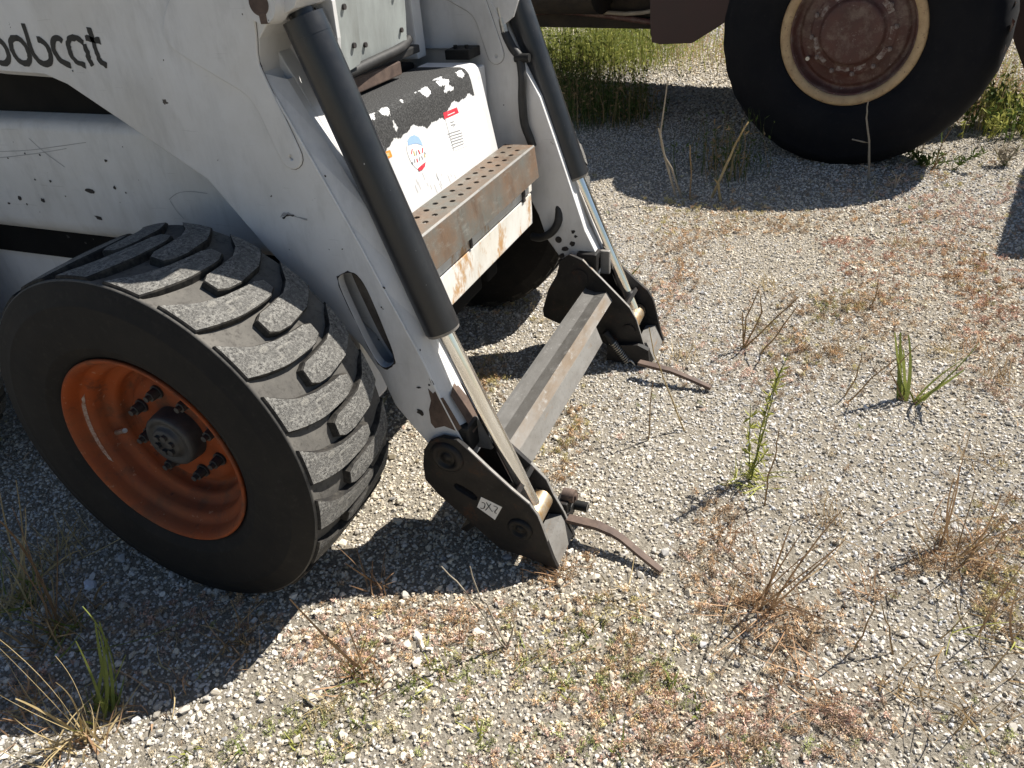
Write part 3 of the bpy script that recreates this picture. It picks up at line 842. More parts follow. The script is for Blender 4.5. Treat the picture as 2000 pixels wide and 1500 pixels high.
MB().add([p0 + Vector((-.012, -.013, .006)), p0 + Vector((-.012, .015, .002)), p0 + Vector((-.012, .012, -.05)), p0 + Vector((-.012, .0, -.055)), p0 + Vector((-.022, -.013, .006)), p0 + Vector((-.022, .015, .002)), p0 + Vector((-.022, .012, -.05)), p0 + Vector((-.022, .0, -.055))],
         [(0, 3, 2, 1), (4, 5, 6, 7), (0, 1, 5, 4), (1, 2, 6, 5), (2, 3, 7, 6), (3, 0, 4, 7)]).build('lever_link', 'rust_bare', cp1)
a = MB(); s0 = Vector(on_y(1196, 668, 1.235)); s1 = Vector(on_y(1226, 706, 1.235)); dd = s1 - s0; u = dd.orthogonal().normalized(); v_ = dd.normalized().cross(u)
a.tube([s0 + dd * (i / 80) + (u * math.cos(i * 2 * math.pi * 11 / 80) + v_ * math.sin(i * 2 * math.pi * 11 / 80)) * .011 for i in range(81)], .0026, 6, 1)
a.build('lock_spring', 'zinc_fitting', cp2)
s2 = s1 + dd.normalized() * .012
MB().tube([s1, s1 + Vector((.012, 0, .004)), s2 + Vector((.016, 0, -.006)), s2 + Vector((.004, 0, -.016)), s1 + Vector((-.008, 0, -.006))], .004, 8, 5).build('spring_eye', 'zinc_fitting', cp2)
MB().cyl(s0 - dd * .5, s0 + dd * .05, .012, seg=16).build('spring_bolt', 'dark_greasy_steel', cp2)
MB().prism([(.60, .004), (.74, .004), (.735, .06), (.70, .075), (.60, .06)], 1.236, 1.2555).build('lever_guard', 'dark_greasy_steel', cp2)

# ---- cross bar between the brackets
a = MB(); a.prism([(.522, .240), (.526, .249), (.531, .243), (.560, .236), (.594, .241), (.612, .213), (.604, .207), (.588, .231), (.560, .226)], .4475, 1.2555)
cbar = a.build('cross_bar', 'dark_bar_steel', loader)
mesh_obj('ridge_strip', [(.5938, .45, .2418), (.5938, 1.255, .2418), (.6128, .45, .2134), (.6128, 1.255, .2134)], [(0, 1, 3, 2)], 'ridge_steel', cbar)
MB().prism([(.604, .2065), (.607, .200), (.626, .150), (.618, .146), (.598, .2000), (.598, .2065)], .4480, 1.10).build('lower_flange', 'bare_steel', cbar)

# ---- perforated step and the channel below it
ST_Y0, ST_Y1 = .462, 1.232
a = MB()
holes = []
for i in range(16):
    holes.append(circle(ST_Y0 + .040 + i * .0465, .026, .0078, 10))
    holes.append(circle(ST_Y0 + .018 + i * .0465, .060, .0078, 10))
cu_out = [(ST_Y0, 0), (ST_Y1, 0), (ST_Y1, .088), (ST_Y0, .088)]
T = Matrix(((0, 0, 1, .296), (1, 0, 0, 0), (0, 1, 0, .6925), (0, 0, 0, 1)))   # plate() local (u,y,v) -> (x=v, y=u, z=-)
b2 = MB().plate(cu_out, holes, -.0025, .0025, .0008)
a.v = [(.297 + z, x, .6925 + y) for x, y, z in b2.v]; a.f = [f for f in b2.f]; a.sm = b2.sm
V = [(.385, ST_Y0, .6945), (.389, ST_Y0, .690), (.398, ST_Y0, .603), (.392, ST_Y0, .600), (.383, ST_Y0, .688)]
a.add(V + [(x, ST_Y1, z) for x, _, z in V], [(0, 1, 6, 5), (1, 2, 7, 6), (2, 3, 8, 7), (3, 4, 9, 8), (0, 5, 9, 4), (4, 3, 2, 1, 0), (5, 6, 7, 8, 9)])
a.box((.293, ST_Y0, .62), (.299, ST_Y1, .6895), .001)
a.box((.2995, ST_Y1 - .005, .615), (.384, ST_Y1, .6885), .001).box((.2995, ST_Y0, .615), (.384, ST_Y0 + .005, .6885), .001)
st = a.build('step', 'rusty_step_steel', loader)
V = [(.3862, ST_Y0, .6958), (.3895, ST_Y0, .6915), (.3862, ST_Y1, .6958), (.3895, ST_Y1, .6915)]
mesh_obj('worn_edge', V, [(0, 1, 3, 2)], 'bare_steel', st)
a = MB().box((.26, .455, .558), (.372, 1.236, .598), .004).box((.36, .455, .463), (.374, 1.222, .556), .003).box((.26, .455, .455), (.362, 1.222, .466), .002)
ch = a.build('step_channel', 'white_paint_rusty', loader)
MB().box((.374, 1.150, .552), (.379, 1.166, .585), .001).box((.374, .79, .560), (.379, .80, .59), .001).build('channel_notch', 'chip_primer', ch)

# ---- front panel below the seat opening
PY0, PY1 = .47, 1.185
def pan(y, z): return (.295 - .038 * (z - .69) / .23, y, z)
V = []; Fc = []; zs = [.60, .69, .75, .81, .86, .895, .912, .921, .925]
prof = [(.295 - .038 * (z - .69) / .23, z) for z in zs[:6]] + [(.256, .912), (.247, .922), (.235, .926), (.10, .926)]
ys = np.linspace(PY0, PY1, 14)
for y in ys:
    for x, z in prof: V.append((x, y, z))
n = len(prof)
Fc = [(i * n + k, (i + 1) * n + k, (i + 1) * n + k + 1, i * n + k + 1) for i in range(len(ys) - 1) for k in range(n - 1)]
fp = mesh_obj('front_panel', V, Fc, 'white_paint_plain', loader)
MB().prism([(.10, .60), (.295, .60), (.2575, .90), (.247, .92), (.235, .9245), (.10, .9245)], PY1 - .004, PY1 + .002).build('panel_side', 'white_paint_plain', fp)
# torn black grip tape: a ragged sheet laid over the upper edge
def pt_on(sv):   # distance along the profile from the top back edge, downwards over the edge
    pr = prof[::-1]; acc = 0
    for (x0, z0), (x1, z1) in zip(pr, pr[1:]):
        L = math.hypot(x1 - x0, z1 - z0)
        if sv <= acc + L:
            t = (sv - acc) / L; nx_, nz_ = (z0 - z1) / L * -1, (x1 - x0) / L
            dx, dz = (x1 - x0) / L, (z1 - z0) / L
            return x0 + dx * (sv - acc) + (-dz) * .0012, z0 + dz * (sv - acc) + dx * .0012
        acc += L
    return pr[-1]
NYT, NST = 150, 60
rag = lambda y: .220 + .008 * math.sin(y * 23) + .005 * math.sin(y * 61 + 1) + .0025 * math.sin(y * 141 + 2) - .03 * max(0, (y - .9)) * 4 * .3
V = []; idx = {}
for i in range(NYT):
    y = PY0 + .004 + (1.115 - PY0) * i / (NYT - 1)
    smax = rag(y) + random.uniform(-.0022, .0022)
    for j in range(NST):
        sv = smax * j / (NST - 1); x, z = pt_on(sv); idx[i, j] = len(V); V.append((x, y, z))
def peeled(y, sv):
    h = math.sin(y * 47 + 1.3) * math.sin(y * 19 + .7) + .5 * math.sin(y * 97 + sv * 60)
    edge_b = abs(sv - .150) < .004 + .008 * max(0, h)
    p2 = (abs(y - .985 - (sv - .15) * .15) < .020 * (1 + .4 * math.sin(sv * 300)) and .128 < sv < .178)
    p3 = abs(y - (.70 + (sv - .17) * .12)) < .0045 + .004 * math.sin(sv * 140) and .150 < sv < .200
    p4 = abs(y - .60) < .016 - abs(sv - .185) * .9 and .170 < sv < .20
    return (edge_b and h > .32) or p2 or p3 or p4
Fc = []
for i in range(NYT - 1):
    for j in range(NST - 1):
        y = V[idx[i, j]][1]; sv = rag(y) * j / (NST - 1)
        if not peeled(y + random.uniform(-.0015, .0015), sv): Fc.append((idx[i, j], idx[i + 1, j], idx[i + 1, j + 1], idx[i, j + 1]))
mesh_obj('grip_tape', V, Fc, 'grip_tape', fp)
def on_panel(y, z, off=.0008): return (.295 - .038 * (z - .69) / .23 + off, y, z)
def panel_px(px, py, off=.0008):
    o = np.array([.295, 0, .69]); nn = np.array([.23, 0, .038]); nn /= np.linalg.norm(nn)
    p = on_plane(px, py, o + nn * off, nn); return tuple(p)
def panel_sheet(name, pxs, mat, off=.0008): return mesh_obj(name, [panel_px(a, b_, off) for a, b_ in pxs], [tuple(range(len(pxs)))], mat, fp)
Z4 = lambda pts: [(680 + a / 4.762, 150 + b_ / 4.762) for a, b_ in pts]
panel_sheet('warning_label', Z4([(888, 330), (1010, 280), (1110, 640), (985, 690)]), 'decal_white')
panel_sheet('label_header', Z4([(884, 335), (1012, 282), (1030, 335), (895, 395)]), 'decal_red', .0014)
for (a0, b0, a1, b1, mm) in ((925, 355, 990, 325, 'decal_white'), (950, 420, 985, 410, 'decal_grey'), (955, 445, 1000, 435, 'decal_grey'), (975, 465, 995, 440, 'decal_grey'),
                             (930, 525, 1045, 490, 'decal_grey'), (940, 550, 1060, 515, 'decal_grey'), (955, 575, 1065, 540, 'decal_grey'), (960, 600, 1070, 565, 'decal_grey'), (965, 625, 1075, 590, 'decal_grey'), (975, 655, 1075, 615, 'decal_grey')):
    panel_sheet('label_line', Z4([(a0, b0), (a1, b1), (a1 + 2, b1 + 7), (a0 + 2, b0 + 7)]), mm, .0019)
c0 = (635, 700); ov = [(c0[0] + 88 * math.cos(t) + 35 * math.sin(t) * .9, c0[1] + 168 * math.sin(t) + 20 * math.cos(t)) for t in np.linspace(0, 2 * math.pi, 28, endpoint=False)]
panel_sheet('round_sticker', Z4(ov), 'decal_white')
panel_sheet('sticker_field', Z4([(560, 640), (552, 590), (575, 555), (615, 540), (655, 560), (680, 600), (695, 640), (640, 620), (600, 625)]), 'decal_blue', .0014)
panel_sheet('sticker_field', Z4([(650, 850), (690, 815), (722, 790), (715, 835), (690, 865), (660, 878)]), 'decal_red', .0014)
for (sx, sy, dx, dy, mm) in ((585, 720, 8, -50, 'decal_red'), (605, 690, 14, 45, 'decal_yellow'), (630, 685, 4, 45, 'decal_grey'), (648, 680, 18, 40, 'decal_red'), (690, 660, -4, 50, 'decal_red'), (705, 700, 12, 20, 'decal_grey'),
                             (590, 790, 10, 20, 'decal_grey'), (612, 765, 8, 35, 'decal_grey'), (635, 760, 8, 35, 'decal_red'), (658, 745, 4, 36, 'decal_grey'), (680, 735, 10, 34, 'decal_grey'), (703, 720, 10, 30, 'decal_yellow')):
    panel_sheet('sticker_mark', Z4([(sx, sy), (sx + 9, sy - 3), (sx + dx + 9, sy + dy - 3), (sx + dx, sy + dy)]), mm, .0016)
panel_sheet('orange_label', Z4([(330, 700), (390, 680), (412, 740), (360, 768)]), 'decal_orange')
panel_sheet('label_line', Z4([(355, 712), (380, 705), (388, 735), (362, 745)]), 'decal_yellow', .0015)
# grime streaks low on the panel
for k in range(16):
    a0 = random.uniform(560, 1000); b0 = random.uniform(880, 1010); L = random.uniform(20, 90)
    panel_sheet('scuff_mark', Z4([(a0, b0), (a0 + 3, b0), (a0 + 10 + L * .3, b0 + L), (a0 + 7 + L * .3, b0 + L)]), 'decal_grey', .001)

# ---- foot pedals and linkage inside the opening
for (y0, y1, z0, xo) in ((.60, .765, 1.018, .165), (.815, 1.055, 1.005, .120)):
    a = MB().plate(chaikin([(y0, 0), (y0 + .01, -.02), (y1 - .02, -.02), (y1, 0), (y1 - .012, .26), (y0 + .012, .26)], 1), [], -.004, .004, .0015)
    m_ = MB(); m_.v = [(xo + .10 * z + y, x, z0 + z * .95) for x, y, z in a.v]; m_.f = a.f; m_.sm = a.sm
    pd = m_.build('foot_pedal', 'pedal_paint', loader)
    for (u, v) in (((y0 + .03), .025), ((y1 - .035), .03), ((y1 - .06), .11), ((y0 + .05), .14)):
        MB().cyl((xo + .10 * v + .003, u, z0 + v), (xo + .10 * v + .010, u, z0 + v), .006, seg=8).build('bolt', 'chip_primer', pd)
a = MB().tube([(.13, .55, .985), (.15, .70, .990), (.14, .85, .992), (.13, 1.0, .995), (.10, 1.10, 1.0)], .012, 10, 5)
a.tube([(.12, .60, 1.00), (.11, .8, 1.005), (.10, 1.08, 1.01)], .009, 8, 4)
a.box((.02, .52, .965), (.12, 1.12, .985), .004).build('pedal_linkage', 'hose_rubber', loader)
MB().box((.09, .50, .936), (.135, .985, .968), .003).build('linkage_bracket', 'rust_bare', loader)

# ---- chassis, side panels, cab shell
for side in (0, 1):
    mr = (lambda a: a) if side == 0 else (lambda a: a.mirror(YC))
    a = MB()
    yp = .425
    V = []; Fc = []
    prof2 = [(yp + .050, .952), (yp + .018, .946), (yp + .004, .936), (yp, .92), (yp, .70), (yp + .004, .682), (yp + .018, .662), (yp + .05, .650)]
    xs = np.linspace(-1.5, .17, 12)
    for x in xs:
        for y, z in prof2: V.append((x, y, z - .012 * (x + .4) * .4))
    n = len(prof2)
    Fc = [(i * n + k, i * n + k + 1, (i + 1) * n + k + 1, (i + 1) * n + k) for i in range(len(xs) - 1) for k in range(n - 1)]
    a.add(V, Fc, True)
    sp = mr(a).build('side_panel', 'white_paint', loader)
    if side == 0:
        near_panel = sp
        for (cx_, cy_, r, s_, t) in ((45, 883, .0022, 1.3, 0), (138, 857, .0022, 1.2, 0), (222, 865, .0026, 1.2, .5), (590, 897, .0034, 1.5, .3), (195, 1003, .0028, 1, 0), (280, 1012, .0034, 1.3, .5),
                                     (497, 1064, .0062, 2.3, -.1), (110, 1105, .0062, 1.1, 0), (238, 1118, .0060, 1.2, 0), (50, 1135, .004, 1.3, 0), (150, 1140, .003, 1, 0), (640, 1048, .004, 1.3, .8), (702, 1076, .0022, 1, 0),
                                     (550, 1215, .0060, 2.2, -.15), (380, 1320, .0045, 1.3, 0), (478, 1357, .0030, 1.2, 0), (520, 1335, .0026, 1, 0), (365, 1095, .0022, 1, 0)):
            chips([(cx_ / q, cy_ / q, r, s_, t)], yp - .0009, sp)
        for pts in ([(0, 296), (60, 293), (120, 285), (168, 278)], [(0, 308), (70, 300), (130, 290)], [(56, 270), (90, 300), (126, 326)], [(330, 390), (345, 378), (370, 374), (405, 378)], [(332, 392), (345, 412), (360, 428)]):
            V, Fc = ribbon(pts, yp - .0008, .0007, .3); mesh_obj('scratch', V, Fc, 'decal_grey', sp)
    mr(MB().box((-1.4, .458, .578), (.20, .475, .655), .004)).build('chassis_rail', 'interior_black', loader)
    mr(MB().box((-1.4, .470, .26), (.22, .55, .60), .01)).build('chain_case', 'white_paint_plain' if side == 0 else 'interior_black', loader)  # far case coloured black to paint in the shade under the machine
    mr(MB().cyl((0, .18, WR), (0, .475, WR), .055, seg=24).cyl((-1.25, .18, WR), (-1.25, .475, WR), .055, seg=24)).build('axle', 'interior_black', loader)
    mr(MB().box((-1.45, .476, .945), (.02, .486, 1.62), .002)).build('side_screen', 'interior_black', loader)
    mr(MB().box((.0, .478, .93), (.06, .53, 2.02), .006).box((-.95, .478, .93), (-.88, .53, 2.02), .006)).build('cab_post', 'white_paint_plain', loader)
    mr(MB().box((-1.62, .34, .9), (-1.3, .47, 1.52), .02)).build('rear_upright', 'white_paint_plain', loader)
MB().box((-1.0, .46, 2.02), (.12, 1.28, 2.08), .02).build('cab_roof', 'white_paint_plain', loader)
MB().box((-1.4, .552, .24), (.20, 1.188, .45), .01).build('belly_pan', 'interior_black', loader)
MB().box((-1.4, .552, .451), (.06, 1.188, .93), .01).build('tub', 'interior_black', loader)
MB().box((-.95, .55, .93), (-.90, 1.19, 2.0), .01).build('rear_screen', 'interior_black', loader)
MB().box((-.75, .64, .94), (-.30, 1.10, 1.10), .03).box((-.80, .64, 1.08), (-.68, 1.10, 1.55), .03).build('seat', 'hose_rubber', loader)
MB().box((-1.75, .42, .45), (-1.42, 1.32, 1.35), .03).build('rear_door', 'white_paint_plain', loader)
MB().box((.06, PY1 + .006, .60), (.235, 1.275, .905), .006).build('side_gusset', 'white_paint_plain', loader)
a = MB().box((.14, 1.22, .926), (.215, 1.296, .952), .003); a.cyl((.16, 1.25, .952), (.16, 1.25, .96), .006, seg=8).cyl((.195, 1.25, .952), (.195, 1.25, .96), .006, seg=8)
a.build('latch_bracket', 'dark_greasy_steel', loader)

# ---- hydraulic hoses on the far arm
yi = 2 * YC - A_IN
def hose(pts, r, name='hose'):
    return MB().tube([tuple(on_y(a, b_, y)) for a, b_, y in pts], r, 12, 6).build(name, 'hose_rubber', loader)
h1 = hose([(985, 62, yi + .01), (1000, 92, yi + .005), (1014, 112, yi), (1020, 150, yi - .012), (1020, 195, yi - .014), (1024, 240, yi - .014), (1034, 268, yi - .012), (1040, 286, yi - .01)], .0125)
a = MB(); p = [Vector(on_y(*v)) for v in ((974, 14, yi + .012), (979, 36, yi + .012), (986, 64, yi + .01))]
a.cyl(p[0], p[1], .011, seg=6).cyl(p[1], p[2], .0125, seg=16); a.build('hose_fitting', 'zinc_fitting', h1)
p = [Vector(on_y(*v)) for v in ((1006, 113, yi - .004), (1034, 113, yi - .004))]
MB().cyl(p[0], p[1], .012, seg=8).build('hose_clamp', 'dark_greasy_steel', h1)
h2 = hose([(1087, 362, yi + .02), (1088, 388, yi + .018), (1092, 412, yi + .006), (1089, 436, yi - .006), (1076, 455, yi - .012), (1056, 464, yi - .012), (1040, 462, yi)], .0125)
a = MB(); p = [Vector(on_y(*v)) for v in ((1109, 303, yi + .035), (1101, 310, yi + .03), (1094, 333, yi + .022), (1087, 366, yi + .02))]
a.cyl(p[0], p[1], .009, seg=12).cyl(p[1], p[2], .010, seg=6).cyl(p[2], p[3], .0115, seg=16); a.build('hose_fitting', 'zinc_fitting', h2)
p = Vector(on_y(1088, 387, yi + .018)); MB().cyl(p + Vector((-.017, 0, 0)), p + Vector((.017, 0, 0)), .0135, seg=12).build('hose_clamp', 'hose_rubber', h2)

# ================================================================== the old heavy truck behind
TYAW = R_(78.47)
TN = np.array([math.cos(TYAW), math.sin(TYAW), 0.0]); TX = np.array([TN[1], -TN[0], 0.0])
TO = np.array([1.168, 3.459, 0.0]); TRAD = .663; TCZ = .625
truck = thing('heavy_truck', 'old maroon heavy truck with one huge bald black tyre and tan wheel ring', 'truck', tuple(TO))
truck.rotation_euler = (0, 0, math.atan2(TX[1], TX[0]))
def tp(px, py, off):
    p = on_plane(px, py, TO + TN * off, TN) - TO; return (float(p @ TX), float(p[2]))
prof = [(.318, .05), (.330, .012), (.345, -.012), (.375, -.030), (.43, -.046), (.49, -.050), (.54, -.040), (.565, -.030), (.575, -.031), (.600, -.016), (.628, .012), (.645, .045), (.655, .085), (.660, .13), (.6625, .17)]
prof += [(r, .36 - y) for r, y in prof[-2::-1]]
V = []; Fc = []; SEG = 120; n = len(prof)
for i in range(SEG):
    a = 2 * math.pi * i / SEG
    for r, y in prof:
        rr = r * (1 + .004 * math.sin(a * 31 + y * 20) * (r > .62)); z = TCZ + rr * math.sin(a)
        V.append((rr * math.cos(a), y - (.016 if z < .12 and .4 < r < .64 else 0) * (.12 - z) / .12, max(z, -.012)))
for i in range(SEG):
    for k in range(n - 1): Fc.append((i * n + k, i * n + k + 1, ((i + 1) % SEG) * n + k + 1, ((i + 1) % SEG) * n + k))
tt = mesh_obj('tyre', V, Fc, 'truck_rubber', truck, True)
# torn flaps on the tread shoulder, pale colour painting sun flecks there
for k in range(9):
    a = R_(random.choice([-22, -12, -5, 2, 7, 12, 18, -30, 25]) + random.uniform(-3, 3)); r = .652
    o = Vector((r * math.cos(a), .04 + random.uniform(-.02, .04), TCZ + r * math.sin(a)))
    d = Vector((math.cos(a), -.2, math.sin(a))); t = Vector((-math.sin(a), 0, math.cos(a)))
    L = random.uniform(.012, .03)
    mesh_obj('lit_torn_flap', [o - t * L, o + t * L * .7, o + d * L * .5 + t * L * .2 + Vector((0, -.01, 0)), o + d * .004 + Vector((0, .02, 0))], [(0, 1, 2), (0, 2, 3), (1, 3, 2)], 'truck_worn_metal_fleck', tt)
ring = MB().lathe_y([(.322, .05), (.333, .020), (.336, .004), (.331, -.004), (.320, -.006), (.303, -.003), (.292, .004), (.289, .012), (.290, .03)], (0, 0, TCZ), seg=96)
rg = ring.build('lock_ring', 'truck_ring_tan', truck)
dish = MB().lathe_y([(.291, .016), (.286, .013), (.280, .022), (.276, .05), (.268, .066), (.258, .069), (.252, .066), (.246, .058), (.236, .055), (.205, .052), (.196, .044), (.19, .04), (.158, .038), (.150, .030), (.146, .018), (.139, .012), (.13, .010), (.06, .012), (.0, .013)], (0, 0, TCZ), seg=96)
td = dish.build('wheel_disc', 'truck_maroon', truck)
tb = MB().cyl((0, .050, 0), (0, .036, 0), .013, .012, seg=6).cyl((0, .037, 0), (0, .028, 0), .007, seg=10)
b0 = tb.build('wheel_bolt', 'truck_worn_metal_fleck', td)
for i in range(12):
    a = R_(8 + 30 * i); o = b0 if i == 0 else b0.copy()
    if i: COL.objects.link(o); o.parent = td
    o.location = (.192 * math.cos(a), -.004, TCZ + .192 * math.sin(a))
for i in range(10):                                     # paint worn off in patches round the hub
    a0 = R_(36 * i + random.uniform(-10, 10)); r0 = random.uniform(.160, .172); r1 = r0 + random.uniform(.012, .028); V = []
    for j in range(8): aa = a0 + R_(j * random.uniform(2.5, 3.2)); V.append((r1 * math.cos(aa) * random.uniform(.97, 1.02), .0365, TCZ + r1 * math.sin(aa) * random.uniform(.97, 1.02)))
    for j in range(7, -1, -1): aa = a0 + R_(j * 2.8); V.append((r0 * math.cos(aa), .0365, TCZ + r0 * math.sin(aa)))
    mesh_obj('worn_patch', V, [tuple(range(16))], 'truck_worn_metal_fleck', td)
vx, vz = tp(1575, 115, .03); MB().cyl((vx, .066, vz), (vx + .01, .01, vz + .005), .010, seg=12).build('valve', 'zinc_fitting', td)
pl = [tp(*q_, .06) for q_ in ((1270, -260), (1271, 40), (1274, 82), (1290, 86), (1352, 84), (1400, 54), (1450, 20), (1460, -260))]
MB().plate(pl, [], .05, .075, .003).build('fender_panel', 'truck_maroon_panel', truck)
pr_ = [tp(*q_, 1.20) for q_ in ((1968, -260), (1972, 50), (1984, 92), (2010, 160), (2090, 170), (2120, -260))]
MB().plate(pr_, [], 1.19, 1.215, .003).build('fender_panel', 'truck_maroon_panel', truck)
z0 = tp(1160, 52, .5)[1]
MB().box((-3.6, .44, z0), (-.98, .60, z0 + .22), .01).build('chassis_beam', 'truck_grime', truck)
MB().box((-.97, .44, z0 + .06), (.55, .60, z0 + .26), .01).build('chassis_beam', 'truck_grime', truck)
MB().box((-3.6, 1.75, z0), (.9, 1.9, z0 + .24), .01).build('chassis_beam', 'truck_grime', truck)
MB().cyl((0, .06, TCZ), (0, 2.35, TCZ), .10, seg=20).cyl((0, .9, TCZ), (0, 1.4, TCZ), .22, .22, seg=24).build('axle_housing', 'truck_grime', truck)
for x in (-3.1, -2.2, -1.15, .35):
    MB().box((x, .602, z0 + .03), (x + .12, 1.748, z0 + .2), .01).build('cross_member', 'truck_grime', truck)
MB().cyl((-2.5, .30, z0 + .26), (-1.5, .30, z0 + .26), .16, seg=24).build('air_tank', 'truck_grime', truck)
MB().tube([(-3.4, .42, z0 + .16), (-2.6, .425, z0 + .05), (-1.9, .42, z0 + .10), (-1.2, .42, z0 + .04)], .018, 8, 5).build('pipe', 'truck_maroon', truck)
MB().tube([(-2.9, .40, z0 + .10), (-2.2, .40, z0 + .16), (-1.4, .40, z0 + .09), (-1.0, .40, z0 + .16)], .012, 8, 5).build('pipe', 'stalk_grey', truck)
MB().box((-1.22, .36, z0 - .03), (-1.03, .52, z0 + .12), .02).cyl((-1.12, .30, z0 + .06), (-1.12, .52, z0 + .06), .05, seg=16).build('spring_hanger', 'interior_black', truck)
MB().box((-3.6, .22, z0 + .30), (.30, 2.1, z0 + .50), .02).build('deck', 'truck_maroon_panel', truck)
MB().box((1.25, -.24, .42), (3.0, .95, 1.00), .03).build('shadow_block', 'truck_maroon_panel', truck)  # unseen box added only to cast a shadow at the right edge
c = tt.copy(); COL.objects.link(c); c.parent = truck; c.location = (0, 2.45, 0); c.rotation_euler = (0, 0, math.pi)

# ================================================================== plants
CAMH = np.array([FW[0], FW[1], 0]); CAMH /= np.linalg.norm(CAMH)
def ground(px, py): 
    p = on_z(px, py, 0); return p
def tip_at(base, px, py):
    """where the sight line meets the upright plane through the plant's foot that faces the viewer"""
    h = base - CAM; h[2] = 0; h /= np.linalg.norm(h); return on_plane(px, py, base, h)
class Plant:
    def __init__(s): s.V = []; s.F = []
    def blade(s, b_, t_, w=.0025, bend=None, n=6, taper=1.0):
        b_, t_ = np.array(b_, float), np.array(t_, float); L = np.linalg.norm(t_ - b_)
        if bend is None: bend = rng.normal(0, .10, 3)
        side = np.cross(t_ - b_, rng.normal(size=3)); side /= np.linalg.norm(side) + 1e-9
        o = len(s.V)
        for i in range(n + 1):
            t = i / n; p = b_ + (t_ - b_) * t + np.array(bend) * L * 4 * t * (1 - t) * .5
            ww = 1.0 * w * (1 - taper * t ** 1.6) + .0004
            s.V.append(p - side * ww); s.V.append(p + side * ww)
        s.F += [(o + 2 * i, o + 2 * i + 1, o + 2 * i + 3, o + 2 * i + 2) for i in range(n)]
        return s
    def stalk(s, pts, r0, r1, seg=5):
        P = [Vector(p) for p in pts]; o = len(s.V)
        for i, p in enumerate(P):
            t = (P[min(i + 1, len(P) - 1)] - P[max(i - 1, 0)]).normalized(); a = t.orthogonal().normalized(); b_ = t.cross(a); r = r0 + (r1 - r0) * i / max(len(P) - 1, 1)
            for k in range(seg): an = 2 * math.pi * k / seg; s.V.append(np.array(p + (a * math.cos(an) + b_ * math.sin(an)) * r))
        s.F += [(o + i * seg + k, o + i * seg + (k + 1) % seg, o + (i + 1) * seg + (k + 1) % seg, o + (i + 1) * seg + k) for i in range(len(P) - 1) for k in range(seg)]
        return s
    def leaf(s, p, d, L, w):
        p = np.array(p, float); d = np.array(d, float); d /= np.linalg.norm(d) + 1e-9
        sd_ = np.cross(d, rng.normal(size=3)); sd_ /= np.linalg.norm(sd_) + 1e-9; up = np.cross(sd_, d); o = len(s.V)
        s.V += [p, p + d * L * .5 + sd_ * w + up * L * .08, p + d * L, p + d * L * .5 - sd_ * w + up * L * .08]
        s.F += [(o, o + 1, o + 2, o + 3)]
        return s
    def build(s, name, mat, parent=None): return mesh_obj(name, s.V, s.F, mat, parent)
def tuft(name, label, base_px, mat, n, h, spread, w=.0022, tips=(), group=None, lean=(0, 0), up=.9, n2=0, mat2=None, hmin=.35):
    """a clump of blades; tips = chosen tips in the photo, the rest spread at random"""
    b0 = ground(*base_px)
    def grow(cnt, hh, sp, ww):
        p = Plant()
        for _ in range(cnt):
            b_ = b0 + np.array([rng.normal(0, sp * .2), rng.normal(0, sp * .2), -.004]); a = rng.uniform(0, 2 * math.pi); L = hh * rng.uniform(hmin, 1.0)
            o_ = sp * abs(rng.normal(0, .55)) * L / hh
            t_ = b_ + np.array([math.cos(a) * o_ + lean[0] * L, math.sin(a) * o_ + lean[1] * L, L * up * rng.uniform(.55, 1.0)])
            t_[2] = max(t_[2], .008)
            p.blade(b_, t_, ww * rng.uniform(.7, 1.3))
        return p
    main = grow(n, h, spread, w)
    stems = Plant(); stem_mat = {'grass_rust': 'stem_dark', 'grass_brown': 'stem_dark'}.get(mat, mat)
    for (tx_, ty_, *r) in tips:
        t_ = tip_at(b0.copy(), tx_, ty_) + rng.normal(0, .01, 3); t_[2] = max(t_[2], .01)
        stems.blade(b0 + rng.normal(0, .012, 3) * [1, 1, 0], t_, (r[0] if r else w * 1.2) * (1.0 if stem_mat != mat else 1.25), rng.normal(0, .06, 3), 8, .75)
    if not n2 and not tips:
        o = main.build(name, mat); return tag(o, label, 'plant', group)
    e = thing(name, label, 'plant', (0, 0, 0), group)
    main.build('blades', mat, e)
    if tips: stems.build('stems', stem_mat, e)
    if n2: grow(n2, h * .55, spread * 1.1, w).build('dry_blades', mat2, e)
    return e
def stalks(name, label, lines, mat, r=.0022, group=None, leaves=0, leafmat=None, leafL=.02):
    """dead or green stems: each line = list of pixels, first one on the ground"""
    lo = []
    e = thing(name, label, 'plant', (0, 0, 0), group) if leaves else None
    p = Plant(); lf = Plant(); foot = None
    for ln in lines:
        b0 = ground(*ln[0]) if (foot is None or len(ln[0]) == 2) else foot
        if foot is None: foot = b0
        pts = [b0 + np.array([0, 0, -.006])] + [tip_at(b0.copy(), *q_[:2]) for q_ in ln[1:]]
        pts = [np.array([v[0], v[1], max(v[2], -.006)]) for v in pts]
        fine = [pts[i] + (pts[i + 1] - pts[i]) * t + rng.normal(0, .0012, 3) for i in range(len(pts) - 1) for t in (0, .33, .66)] + [pts[-1]]
        p.stalk(fine, r * 1.2, r * .6)
        for _ in range(leaves):
            t = rng.uniform(.1, 1); i = int(t * (len(fine) - 1)); q_ = fine[i]
            lf.leaf(q_, rng.normal(0, 1, 3) + [0, 0, .8], leafL * rng.uniform(.6, 1.4), leafL * .13)
    if not leaves: return tag(p.build(name, mat), label, 'plant', group)
    p.build('stem', mat, e); lf.build('leaves', leafmat, e); return e

